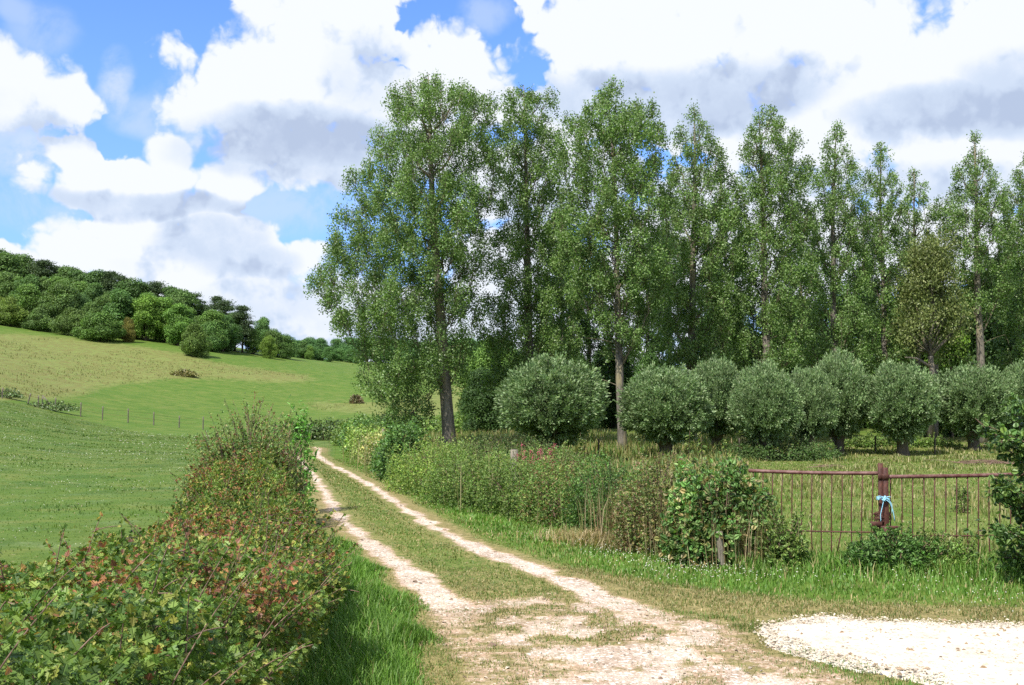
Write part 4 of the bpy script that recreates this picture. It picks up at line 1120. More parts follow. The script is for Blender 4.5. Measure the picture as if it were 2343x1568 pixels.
# the forked pale tree with olive foliage
def forked_tree():
    rg = np.random.default_rng(71); Y = 54; b = at(2128, Y)
    o = thing('forked_tree', 'olive brown feathery tree with a pale forked trunk, left of the ninth poplar', 'tree', b)
    A = Acc(); F = Acc(); k = Y / FPX
    def L(x, y, dy=0): 
        d = vdir(x, y); return np.array((d[0] / d[1] * Y - b[0], dy, CAMZ + Y * d[2] / d[1] - b[2]))
    A.tube([(0, 0, -.1), L(2128, 900), L(2132, 850), L(2128, 815)], [.2, .17, .15, .14], 9)
    arms = [[(2128, 815), (2150, 790), (2175, 765), (2180, 730), (2178, 690)], [(2128, 815), (2110, 780), (2105, 745), (2095, 700)], [(2128, 815), (2125, 770), (2140, 720), (2130, 660)],
            [(2175, 765), (2200, 745), (2205, 720)], [(2128, 840), (2095, 820), (2070, 818)]]
    for a in arms:
        A.tube([L(x, y, rg.uniform(-.2, .2) if i else 0) for i, (x, y) in enumerate(a)], np.linspace(.10, .03, len(a)), 7)
    for c in range(54):
        y = rg.uniform(565, 800); w = np.interp(y, [565, 620, 700, 760, 800], [22, 42, 58, 72, 55]); x = 2135 + rg.uniform(-w, w)
        if y > 740 and rg.random() < .45: continue
        p = L(x, y, rg.uniform(-1.3, 1.3)); n = 420
        q = p + rg.normal(0, 1, (n, 3)) * (.32, .32, .42)
        A.tube([L(2130, min(y + 80, 810)), (L(2130, min(y + 80, 810)) + p) / 2, p], [.035, .022, .01], 4, cap=False)
        D = norm(rg.normal(0, .6, (n, 3)) + (0, 0, .8))
        F.leaves(T_WILL, q, D, rnd_unit(rg, n), rg.uniform(.12, .2, n), pal(rg, n, [(.13, .17, .045), (.18, .22, .06), (.23, .26, .09), (.09, .12, .03)], [3, 3, 1.5, 2]), rg.uniform(.2, .3, n))
    obj('trunk', A, M_BARK, o, True); obj('crown', F, M_WIL, o)
forked_tree()


# ------------------------------------------------------------------ shrubs and hedge plants
def shrub(label, x, y, rx, ry, h, n, T, leaf, cols, wts, seed, rz=0.0, name='shrub', cat='shrub', group=None, shoots=14, wfac=1.0, stem=M_TWIG, base=0.0, floor=0.0, mat=None, shoot_len=.35, stem_n=30):
    rg = np.random.default_rng(seed); b = (x, y, gz1(x, y) + floor)
    o = thing(name, label, cat, b, rz, group)
    cols = [tuple(1.6 * q for q in c) for c in cols]
    shoots = int(shoots * 1.8)
    F = Acc(); S = Acc()
    d = rnd_unit(rg, n); d[:, 2] = np.abs(d[:, 2]) * rg.choice([1, 1, .5], n)
    d = norm(d)
    lump = .58 + .82 * fbm(d[:, 0] * 3.6 + seed, d[:, 1] * 2.6 + d[:, 2] * 2.2, seed, 3)
    pw = .75
    sx = np.sign(d[:, 0]) * np.abs(d[:, 0]) ** pw; sy = np.sign(d[:, 1]) * np.abs(d[:, 1]) ** pw; sz = np.abs(d[:, 2]) ** pw
    rad = lump * (1 - rg.random(n) ** 1.6 * .42)
    p = np.stack([sx * rx * rad, sy * ry * rad, base + sz * (h - base) * rad], 1)
    low = rg.random(n) < .22; p[low, 2] *= rg.random(low.sum())
    N = norm(d * .8 + rnd_unit(rg, n) * .7 + (0, 0, .45)); D = norm(rnd_unit(rg, n) + d * .5)
    s = leaf * rg.uniform(.6, 1.3, n)
    F.leaves(T, p, D, N, s, pal(rg, n, cols, wts, .28) * (.78 + .5 * fbm(p[:, 0] * 4, p[:, 1] * 4 + p[:, 2] * 5, seed + 3, 2))[:, None], s * wfac)
    for k in range(stem_n):
        a = rg.uniform(0, 6.28); t = rg.uniform(.4, .9); e = np.array((math.cos(a) * rx * t, math.sin(a) * ry * t, h * rg.uniform(.45, .85)))
        st = np.array((e[0] * .45, e[1] * .45, -.05))
        S.tube(curve(st, st * .5 + e * .5 + (0, 0, h * .2), e, 6), np.linspace(.013, .004, 6) * (1 + h * .3), 4, cap=False)
    for k in range(shoots):
        a = rg.uniform(0, 6.28); t = rg.uniform(0, .8); e = np.array((math.cos(a) * rx * t, math.sin(a) * ry * t, h * rg.uniform(.7, .9) * math.sqrt(max(1 - t * t, .1))))
        q = e + np.array((math.cos(a) * .4, math.sin(a) * .4, 1.0)) * rg.uniform(.5, 1.3) * shoot_len; c = curve(e, (e + q) / 2 + (0, 0, .05), q, 6)
        S.tube(c, np.linspace(.006, .002, 6), 3, cap=False)
        m = 16; i = rg.integers(0, 5, m); f = rg.random((m, 1)); pp = c[i] * (1 - f) + c[i + 1] * f
        F.leaves(T, pp, norm(rnd_unit(rg, m) + (0, 0, .3)), rnd_unit(rg, m), leaf * rg.uniform(.5, 1.0, m), pal(rg, m, cols, wts, .2), leaf * .8 * wfac)
    obj('stems', S, stem, o, True); obj('foliage', F, mat or M_SHRUB, o)
    return o

C_PALE = [(.115, .18, .035), (.165, .235, .05), (.22, .27, .07), (.07, .125, .025)]
C_MID = [(.080, .135, .028), (.12, .185, .042), (.17, .22, .065), (.055, .09, .02)]
C_RICH = [(.055, .115, .025), (.08, .155, .036), (.12, .205, .055), (.04, .08, .018)]
C_BRAM = [(.06, .13, .03), (.09, .18, .05), (.20, .24, .07), (.19, .12, .05)]
HG = 'hedge plants along the right side of the track'
W4 = [3, 4, 2, 2]
shrub('dark low hedge crossing the far end of the track', -12.3, 66, 3.4, .9, 1.35, 12000, T_QUAD, .13, [(.05, .085, .028), (.08, .12, .035), (.11, .15, .05), (.03, .055, .018)], W4, 401, .08, 'hedge', 'hedge')
shrub('dark hedge continuing right behind the first poplar trunk', -5.0, 72, 5.2, .9, 1.3, 12000, T_QUAD, .14, C_MID, W4, 402, -.05, 'hedge', 'hedge')
shrub('bushy green shrub at the outside of the track bend', -8.6, 57, 1.5, 1.2, 1.5, 6000, T_QUAD, .11, C_MID, W4, 403, 0, group=HG)
shrub('leafy shrub under the low left branches of the first poplar', -6.9, 50, 1.6, 1.2, 1.7, 7000, T_QUAD, .10, C_RICH, W4, 404, 0, group=HG)
shrub('pale yellow green shrub, farthest along the verge hedge', -6.15, 43.5, .95, 2.0, 1.3, 6000, T_QUAD, .085, C_PALE, W4, 405, 0, group=HG)
shrub('straw tinged shrub after the farthest pale one', -4.85, 38.6, .95, 1.7, 1.25, 6000, T_QUAD, .08, [(.13, .17, .04), (.20, .22, .07), (.30, .26, .12), (.08, .12, .03)], W4, 406, 0, group=HG)
shrub('low dark bush at the foot of the verge hedge left of the large leaved bush', -3.95, 34.2, .8, 1.3, 1.15, 5000, T_ROUND, .075, C_RICH, W4, 407, 0, group=HG, wfac=.9)
shrub('bright rich green large leaved bush standing out from the verge hedge', -3.25, 30.3, .72, .9, 1.75, 5200, T_ROUND, .085, C_RICH, W4, 408, 0, name='hazel_bush', group=HG, wfac=.9)
shrub('pale trimmed stretch of hedge right of the large leaved bush', -1.9, 26.2, 1.15, 1.6, 1.24, 13000, T_OVAL, .05, C_PALE, W4, 409, .5, group=HG)
shrub('mid green stretch of hedge left of the wooden post', -.75, 23.0, 1.1, 1.3, 1.26, 13000, T_OVAL, .048, C_MID, W4, 410, .5, group=HG)
shrub('hedge stretch topped by pink seed heads', .4, 20.8, 1.05, 1.2, 1.26, 14000, T_OVAL, .045, C_MID, W4, 411, .5, group=HG)
shrub('mixed bramble hedge stretch right of the pink seed heads', 1.25, 19.2, .95, 1.1, 1.24, 14000, T_OVAL, .045, [(.075, .135, .03), (.12, .19, .045), (.19, .22, .07), (.16, .11, .05)], W4, 412, .5, group=HG)
shrub('dark glossy green bush over brown dead stalks', 1.72, 17.6, .72, .7, 1.22, 11000, T_OVAL, .045, C_RICH, W4, 413, .5, group=HG)
shrub('brown and dry tangle of brambles left of the gate end bush', 2.35, 15.8, .8, .8, 1.35, 10000, T_OVAL, .045, [(.13, .14, .045), (.09, .14, .035), (.24, .21, .10), (.12, .08, .04)], W4, 414, 0, group=HG, shoots=26)
shrub('large leaved climbing bush hiding the left end of the gate', 2.97, 14.4, .74, .55, 1.36, 7500, T_ROUND, .072, [(.06, .125, .03), (.09, .17, .045), (.15, .22, .07), (.20, .17, .07)], W4, 415, 0, name='climbing_bush', group=HG, wfac=.95, shoots=16)
shrub('low nettle clump spilling right of the gate end bush', 3.72, 13.8, .30, .35, .55, 1700, T_OVAL, .06, C_MID, W4, 416, 0, name='nettle_clump', cat='weeds', shoots=14)
shrub('leafy weeds growing under the middle of the gate', 5.05, 13.5, .62, .42, .48, 3000, T_OVAL, .06, C_RICH, W4, 417, 0, name='nettle_clump', cat='weeds', shoots=16, shoot_len=.2)
shrub('weeds below the gate latch', 5.75, 13.7, .6, .35, .38, 2000, T_OVAL, .055, C_MID, W4, 418, 0, name='nettle_clump', cat='weeds', shoots=16, shoot_len=.2)
shrub('nettle growth in front of the first willow trunk', 1.0, 27, 1.6, .9, 1.0, 6000, T_OVAL, .07, C_MID, W4, 419, .3, name='nettle_clump', cat='weeds', shoots=30)
shrub('dark nettle bed left of the first willow trunk', -.5, 37, 2.2, 1.0, 1.05, 7000, T_OVAL, .08, [(.05, .09, .025), (.08, .12, .035), (.12, .13, .05), (.04, .06, .02)], W4, 420, .0, name='nettle_clump', cat='weeds', shoots=40)
shrub('leafy undergrowth below the fourth willow', 11.2, 42, 2.6, .9, .75, 8000, T_OVAL, .09, [(.05, .09, .025), (.07, .12, .035), (.1, .15, .05), (.04, .06, .02)], W4, 421, .0, name='undergrowth', cat='weeds', shoots=30)
shrub('undergrowth strip beyond the ball shaped willow', 19.5, 52, 3.6, .8, .6, 8000, T_OVAL, .1, C_MID, W4, 422, .0, name='undergrowth', cat='weeds', shoots=30)
shrub('single nettle in the meadow right of the gate post', 9.35, 21, .16, .16, .42, 160, T_OVAL, .06, C_MID, W4, 423, .0, name='weed', cat='weeds', shoots=8, shoot_len=.2, stem_n=6)
shrub('small dark bush on the far green slope left of the first poplar', -20.2, 130, .9, .7, .95, 700, T_QUAD, .2, [(.10, .08, .04), (.13, .10, .05), (.09, .09, .04), (.07, .06, .03)], W4, 424, .0)
shrub('dark weed clump in the middle of the tan hillside', -45.5, 139, 1.8, .8, .7, 1400, T_QUAD, .22, [(.12, .12, .04), (.15, .14, .05), (.18, .15, .07), (.08, .09, .03)], W4, 425, .0, name='weed_clump', cat='weeds')
shrub('grey green weed clump by the fence posts at the left', -39.2, 85, 2.6, .5, .55, 1500, T_QUAD, .15, [(.07, .11, .04), (.1, .14, .05), (.13, .17, .07), (.05, .08, .03)], W4, 426, .0, name='weed_clump', cat='weeds')
shrub('grey green weeds at the left edge by the leaning fence post', -43.8, 86.5, 1.6, .5, .5, 1000, T_QUAD, .15, [(.07, .11, .04), (.1, .14, .05), (.13, .17, .07), (.05, .08, .03)], W4, 427, .0, name='weed_clump', cat='weeds')


# tall climbing shoots over the gate end bush
def tall_shoots():
    rg = np.random.default_rng(77); o = thing('climbing_shoots', 'tall upright leafy shoots rising above the hedge left of the gate', 'plant', (0, 0, 0))
    F = Acc(); S = Acc()
    for (px, y0, y1, Y) in ((1568, 1120, 985, 15.6), (1600, 1120, 1000, 15.5), (1660, 1110, 1005, 15.3), (1585, 1150, 1040, 15.2), (1545, 1130, 1030, 15.9), (1475, 1100, 1010, 18), (1320, 1080, 990, 20), (1340, 1080, 1005, 20), (1385, 1090, 1010, 19)):
        d0 = at(px, Y)[0]; a = np.array((d0, Y, zat(y0, Y))); b = np.array((d0 + rg.uniform(-.12, .12), Y, zat(y1, Y)))
        c = curve(a, (a + b) / 2 + (rg.uniform(-.06, .06), 0, 0), b, 8); S.tube(c, np.linspace(.007, .003, 8), 4, cap=False)
        m = 46; i = rg.integers(0, 7, m); f = rg.random((m, 1)); pp = c[i] * (1 - f) + c[i + 1] * f
        D = rnd_unit(rg, m); D[:, 2] = -.3; F.leaves(T_OVAL, pp, D, norm(rnd_unit(rg, m) * .5 + (0, 0, 1)), rg.uniform(.05, .10, m), pal(rg, m, C_PALE, W4))
    o.location = (0, 0, 0)
    obj('stems', S, M_TWIG, o); obj('leaves', F, M_SHRUB, o)
tall_shoots()


def stalks(name, label, pts, seed, n, h, col_cols, wts, head=None, w=.006, spread=.3, bend=.35):
    rg = np.random.default_rng(seed); A = Acc()
    for (x, y) in pts:
        X = rg.normal(x, spread, n); Y = rg.normal(y, spread * .7, n)
        D = rnd_unit(rg, n); D[:, 2] = 0; D = norm(D)
        A.blades(np.column_stack([X, Y, gz(X, Y)]), D, rg.uniform(.05, bend, n), rg.uniform(h * .5, h, n), np.full(n, w) * rg.uniform(.7, 1.4, n), pal(rg, n, col_cols, wts))
    return tag(obj(name, A, M_GRASS), label, 'grass', kind='stuff')
stalks('dry_stalks', 'dry straw stalks and cut grass heaped below the bramble hedge', [(1.0, 16.7), (1.4, 16.2), (1.7, 15.8), (1.2, 16.4)], 501, 260, .34, [(.40, .31, .15), (.30, .22, .10), (.20, .22, .07), (.50, .40, .24)], [3, 2, 2, 2], spread=.3, bend=1.6, w=.010)
stalks('dry_stalks', 'tall dead stalks standing in the hedge left of the gate', [(1.9, 16.2), (2.2, 15.6), (2.5, 15.0), (1.6, 16.9), (3.3, 13.9), (2.7, 14.2)], 502, 150, 1.15, [(.36, .28, .14), (.22, .15, .08), (.16, .18, .06), (.42, .34, .2)], [3, 2, 2, 2], spread=.22, bend=.5, w=.008)
stalks('dry_stalks', 'pale seeding grass heads standing along the top of the right hedge', [(-2.2, 27.), (-1.4, 25.2), (-.6, 23.4), (.1, 22), (.9, 20.6), (1.5, 19.4), (2.0, 18.2), (-3.9, 33), (-6, 39)], 504, 60, 1.6, [(.36, .30, .15), (.20, .24, .08), (.28, .26, .10)], [3, 2, 2], spread=.55, bend=.3, w=.014)
stalks('tall_grass', 'tall lush grass around the foot of the gate', [(4.3, 13.9), (4.8, 13.4), (5.3, 13.4), (5.9, 13.5), (6.4, 13.6), (6.9, 13.6), (7.4, 13.5), (3.6, 14.2)], 503, 300, .30, G_LUSH, [3, 3, 3, 2], spread=.32, bend=.9, w=.011)


# clover flowers
def clover():
    rg = np.random.default_rng(91); A = Acc()
    def put(pts, n, s, sp, h):
        for (px, py) in pts:
            x, y = ground_hit(px, py); X = rg.normal(x, sp, n); Y = rg.normal(y, sp * 1.2, n)
            P = np.column_stack([X, Y, gz(X, Y) + rg.uniform(h * .6, h, n)])
            A.leaves(T_OCTA, P, rnd_unit(rg, n), rnd_unit(rg, n), s * rg.uniform(.7, 1.2, n), pal(rg, n, [(.75, .75, .66), (.62, .55, .45), (.5, .42, .33)], [4, 2, 1]))
    put([(1350, 1262), (1400, 1275), (1430, 1290), (1490, 1300), (1530, 1310), (1580, 1322), (1640, 1325), (1690, 1325), (1740, 1330), (1500, 1328)], 34, .018, .28, .13)
    put([(1200, 1240), (1900, 1340), (2060, 1330), (2150, 1345), (2230, 1370), (2300, 1390), (2180, 1395)], 16, .017, .35, .12)
    tag(obj('clover_flowers', A, M_GRASS), 'small white clover heads in the grass verge by the gate', 'flowers', kind='stuff')
    A = Acc(); n = 9000; t = rg.random(n) ** 1.2; Y = 14 + 62 * t; X = rg.uniform(-46, -4, n)
    px = CX + FPX * X / Y; q = (fbm(X / 2.5, Y / 1.6, 96, 3) > .56) & (px > -40) & (px < 640); X, Y = X[q], Y[q]; n = len(X)
    A.leaves(T_OCTA, np.column_stack([X, Y, gz(X, Y) + .07]), rnd_unit(rg, n), rnd_unit(rg, n), rg.uniform(.025, .04, n) * np.clip(Y / 30, .7, 1.7), pal(rg, n, [(.62, .64, .5), (.5, .52, .38)], [1, 1]))
    tag(obj('pasture_flowers', A, M_GRASS), 'tiny pale clover flowers drifting across the left pasture', 'flowers', kind='stuff')
    # pink seed heads on the hedge
    rg = np.random.default_rng(92)
    F = Acc(); S = Acc()
    for k in range(26):
        x = rg.uniform(1180, 1275); y = rg.uniform(1018, 1050) if rg.random() < .8 else rg.uniform(1050, 1068); Y = 20.6 + rg.uniform(-.3, .3)
        a = at(x, Y); p = np.array((a[0], Y, zat(y, Y)))
        S.tube([p - (0, 0, .3), p], [.005, .003], 3, col=(.3, .1, .08)); m = 14
        F.leaves(T_OCTA, p + rg.normal(0, 1, (m, 3)) * (.03, .03, .022), rnd_unit(rg, m), rnd_unit(rg, m), rg.uniform(.014, .03, m), pal(rg, m, [(.42, .10, .13), (.30, .06, .08), (.50, .2, .2)], [2, 1, 1]))
    F.v += S.v; F.c += S.c; F.idx += [i + F.n for i in S.idx]; F.cnt += S.cnt
    tag(obj('pink_flowers', F, M_SHRUB), 'dusky pink flower heads above the hedge before the first willow', 'flowers', kind='stuff')
clover()


# ------------------------------------------------------------------ the large foreground hedge
def big_hedge():
    rg = np.random.default_rng(601)
    # centre line, half width, height along depth
    ys = np.array([1.6, 3, 4.5, 6, 8, 10, 12, 14, 16, 18.5])
    xc = np.array([-2.2, -2.2, -2.24, -2.36, -2.42, -2.62, -3.08, -3.62, -4.2, -4.75])
    hw = np.array([1.25, 1.25, 1.25, 1.28, 1.08, .98, .9, .88, .8, .75])
    hh = np.array([1.36, 1.40, 1.38, 1.30, 1.14, .98, .92, 1.0, 1.25, 1.45])
    o = thing('hawthorn_hedge', 'big foreground hawthorn hedge, glossy green leaves with russet patches on top', 'hedge', (0, 0, 0))
    def sect(Y, phi):
        """phi: 0 = right side foot, pi/2 = top, pi = left foot"""
        c = np.cos(phi); s = np.sin(phi); p = .62
        x = np.sign(c) * np.abs(c) ** p; z = np.abs(s) ** p
        x = x * np.where(x > 0, .66 + .34 * sstep(z, .05, .75), 1.0)
        xx = np.interp(Y, ys, xc) + x * np.interp(Y, ys, hw) - .08; zz = z * np.interp(Y, ys, hh)
        return xx, zz, x, z
    def bump(Y, phi): return (fbm(Y / .9, phi * 1.6, 610, 3) - .5) * .52 + (fbm(Y / .3, phi * 5, 611, 2) - .5) * .34
    def sample(n, y0, y1, lo=.04, hi=2.9, dep=.12):
        Y = rg.uniform(y0, y1, n); phi = rg.uniform(lo, hi, n)
        xx, zz, x, z = sect(Y, phi); b = bump(Y, phi)
        nd = norm(np.stack([x, x * 0, z * .9], 1)); q = b - rg.exponential(dep, n)
        P = np.stack([xx, Y, zz], 1) + nd * q[:, None]; P[:, 2] = np.maximum(P[:, 2], .03 + .1 * rg.random(n)) 
        return P, nd, phi, q - b
    GRN = np.array([(.085, .16, .028), (.125, .205, .038), (.17, .25, .055), (.06, .12, .02)])
    YEL = np.array([(.20, .26, .05), (.26, .29, .06), (.34, .33, .08), (.16, .23, .045)])
    RUS = np.array([(.34, .16, .07), (.26, .10, .055), (.36, .24, .08), (.18, .08, .05)])
    def colour(P, n):
        px, py = to_px(P[:, 0], P[:, 1], P[:, 2])
        a = fbm(P[:, 0] / .55, P[:, 1] / .75, 620, 3); f2 = fbm(P[:, 0] / .16, P[:, 1] / .2, 621, 2)
        topz = sstep(P[:, 2], .75, 1.1)
        rus = sstep(a + .22 * (f2 - .5) + .10 * sstep(P[:, 1], 4.6, 6.5) * (1 - sstep(P[:, 1], 11, 14)) - .2 * sstep(4.9 - P[:, 1], 0, 1.2), .53, .68) * topz
        ang = sstep(P[:, 1], 8.5, 12) * .2
        r = rg.random(n); k = rg.integers(0, 4, n)
        c = GRN[k].copy()
        my = (r < .18 + .20 * sstep(P[:, 1], 5.5, 9)) ; c[my] = YEL[k][my]
        mr = rg.random(n) < (rus * .48 + ang * .22 + .03); c[mr] = RUS[k][mr]
        return c * rg.uniform(.75, 1.3, (n, 1)) * (.72 + .6 * fbm(P[:, 0] * 3.5, P[:, 1] * 3.5 + P[:, 2] * 3, 625, 2))[:, None]
    F = Acc()
    for (y0, y1, n, T, s) in ((1.8, 5.2, 30000, T_HAW, .044), (5.2, 8.2, 34000, T_HAW, .040), (8.2, 12.5, 46000, T_OVAL, .040), (12.5, 18.6, 36000, T_OVAL, .046)):
        P, nd, phi, dp = sample(n, y0, y1)
        N = norm(nd * .6 + rnd_unit(rg, n) * .75 + (0, 0, .5)); D = norm(rnd_unit(rg, n) + nd * .3)
        ss = s * rg.uniform(.5, 1.35, n); F.leaves(T, P, D, N, ss, colour(P, n), ss * rg.uniform(.8, 1.15, n))
    S = Acc()
    # inner branches, and twigs lying over the top
    for k in range(420):
        Y = rg.uniform(2.2, 17); phi = rg.uniform(.15, 2.9); x, z, _, _ = sect(np.array([Y]), np.array([phi])); c0 = np.interp(Y, ys, xc)
        st = np.array((c0 + rg.uniform(-.35, .35), Y + rg.uniform(-.3, .3), 0)); e = np.array((x[0] * .6 + c0 * .4, Y, z[0] * .58))
        S.tube(curve(st, (st + e) / 2 + (0, 0, .15), e, 6), np.linspace(.016, .005, 6), 5, cap=False)
    for k in range(80):
        Y = 2.6 + 9 * rg.random() ** 1.3; phi = rg.uniform(.3, 2.5); x, z, ax, az_ = sect(np.array([Y]), np.array([phi])); b = bump(np.array([Y]), np.array([phi]))[0]
        p = np.array((x[0], Y, z[0])) + np.array((ax[0], 0, az_[0])) * (b + .015); a = rg.uniform(0, 6.28); L = rg.uniform(.1, .32)
        t = np.array((math.cos(a), math.sin(a), rg.uniform(-.1, .3))) * L; r = rg.uniform(.0025, .0055)
        S.tube(curve(p, p + t * .5 + (0, 0, .03), p + t, 5), [r, r, r * .9, r * .8, r * .5], 5, cap=False)
    # shoots standing out of the surface, with leaves
    for k in range(250):
        right = rg.random() < .45
        Y = (3 + 14 * rg.random() ** 1.2); phi = rg.uniform(.35, 1.1) if right else rg.uniform(1.1, 2.9)
        x, z, ax, az_ = sect(np.array([Y]), np.array([phi])); p = np.array((x[0], Y, z[0]))
        L = rg.uniform(.12, .38) * (1.5 if rg.random() < .12 else 1); dr = norm(np.array((ax[0] * .9 + rg.normal(0, .35), rg.normal(0, .35), az_[0] * .6 + .45)))
        q = p + dr * L; c = curve(p - dr * .1, (p + q) / 2 + (0, 0, .04), q, 6); S.tube(c, np.linspace(.004, .0018, 6), 4, cap=False)
        m = int(10 + L * 45); i = rg.integers(0, 5, m); f = rg.random((m, 1)); pp = c[i] * (1 - f) + c[i + 1] * f
        F.leaves(T_HAW if Y < 8 else T_OVAL, pp, norm(rnd_unit(rg, m) + dr * .5), norm(rnd_unit(rg, m) + (0, 0, .6)), .036 * rg.uniform(.5, 1.1, m) * (1 if Y < 8 else 1.2), colour(pp, m))
    obj('branches', S, M_TWIG, o, True); obj('foliage', F, M_HEDGE, o)
big_hedge()
shrub('taller hawthorn bush at the far end of the foreground hedge', -4.7, 18.2, 1.0, 1.2, 2.1, 19000, T_OVAL, .048, [(.08, .135, .035), (.12, .18, .05), (.19, .21, .07), (.17, .09, .045)], [3, 4, 2.2, 1.3], 620, 0, 'hawthorn_bush', 'shrub', None, 50, shoot_len=.5, stem_n=90)
shrub('hawthorn bush filling the left shoulder of the foreground hedge', -4.85, 16.9, .75, 1.2, 1.15, 9000, T_OVAL, .048, [(.08, .135, .035), (.13, .18, .05), (.2, .21, .07), (.18, .10, .05)], [3, 4, 2.2, 1.6], 621, 0, 'hawthorn_bush', 'shrub', None, 40, shoot_len=.4)
shrub('bright green upright ash shoot behind the tall hawthorn bush', -4.35, 20.6, .28, .28, 2.15, 800, T_OVAL, .09, [(.08, .19, .03), (.11, .25, .045), (.15, .30, .07), (.06, .14, .02)], W4, 622, 0, 'ash_sapling', 'plant', None, 10, wfac=.8, stem_n=8)


# leafy branch at the right edge
def right_branch():
    rg = np.random.default_rng(701); Y = 12.6
    o = thing('hazel_bush', 'large leaved hazel bush reaching in from the right edge over the gate', 'shrub', at(2420, Y)); b = np.array(o.location)
    F = Acc(); S = Acc()
    def L(x, y, dy=0):
        d = vdir(x, y); return np.array((d[0] / d[1] * Y, Y + dy, CAMZ + Y * d[2] / d[1])) - b
    arms = [[(2460, 1320), (2400, 1150), (2340, 1030), (2255, 958)], [(2470, 1320), (2420, 1120), (2360, 1000), (2262, 1012)], [(2460, 1320), (2400, 1080), (2350, 940), (2325, 920)],
            [(2430, 1330), (2380, 1200), (2320, 1120), (2290, 1140)], [(2430, 1330), (2360, 1250), (2310, 1215), (2262, 1222)], [(2440, 1330), (2380, 1230), (2335, 1160), (2285, 1092)], [(2460, 1320), (2430, 1150), (2380, 1050), (2330, 1045)],
            [(2430, 1330), (2370, 1290), (2330, 1270), (2300, 1275)]]
    for a in arms:
        for rep in range(3):
            dy = rg.uniform(-.35, .35); P = np.array([L(x + rg.uniform(-12, 12) * rep, y + rg.uniform(-10, 10) * rep, dy * i / 3) for i, (x, y) in enumerate(a)])
            t = np.linspace(0, 3, 16); c = np.stack([np.interp(t, range(4), P[:, k]) for k in range(3)], 1)
            S.tube(c, np.linspace(.014, .003, 16), 5, cap=False)
            m = 150; i = rg.integers(2, 15, m); pp = c[i] + rg.normal(0, .06, (m, 3))
            D = rnd_unit(rg, m); D[:, 2] -= .4; F.leaves(T_ROUND, pp, D, norm(rnd_unit(rg, m) * .7 + (0, -.2, .8)), rg.uniform(.04, .085, m), pal(rg, m, C_RICH[:3] + [(.15, .24, .05)], W4, .2))
    n = 4200; P = np.column_stack([rg.normal(.35, .38, n), rg.normal(0, .35, n), rg.uniform(0, 1.9, n)]); q = P[:, 0] > -.38; P = P[q]; n = len(P)
    F.leaves(T_ROUND, P, rnd_unit(rg, n), norm(rnd_unit(rg, n) * .7 + (0, -.2, .8)), rg.uniform(.04, .085, n), pal(rg, n, C_RICH, W4, .2))
    obj('stems', S, M_TWIG, o, True); obj('leaves', F, M_SHRUB, o)
right_branch()


# ------------------------------------------------------------------ gate
M_RUST = plain_mat('rusty_red_paint', (.045, .014, .009), (.105, .036, .022), 26, .75, .0, .5, .002)
M_RUSTP = plain_mat('worn_pipe', (.085, .024, .018), (.19, .10, .085), 9, .6, .0, .4, .002)
M_ROPE = plain_mat('blue_cord', (.16, .45, .62), (.38, .68, .80), 60, .7)


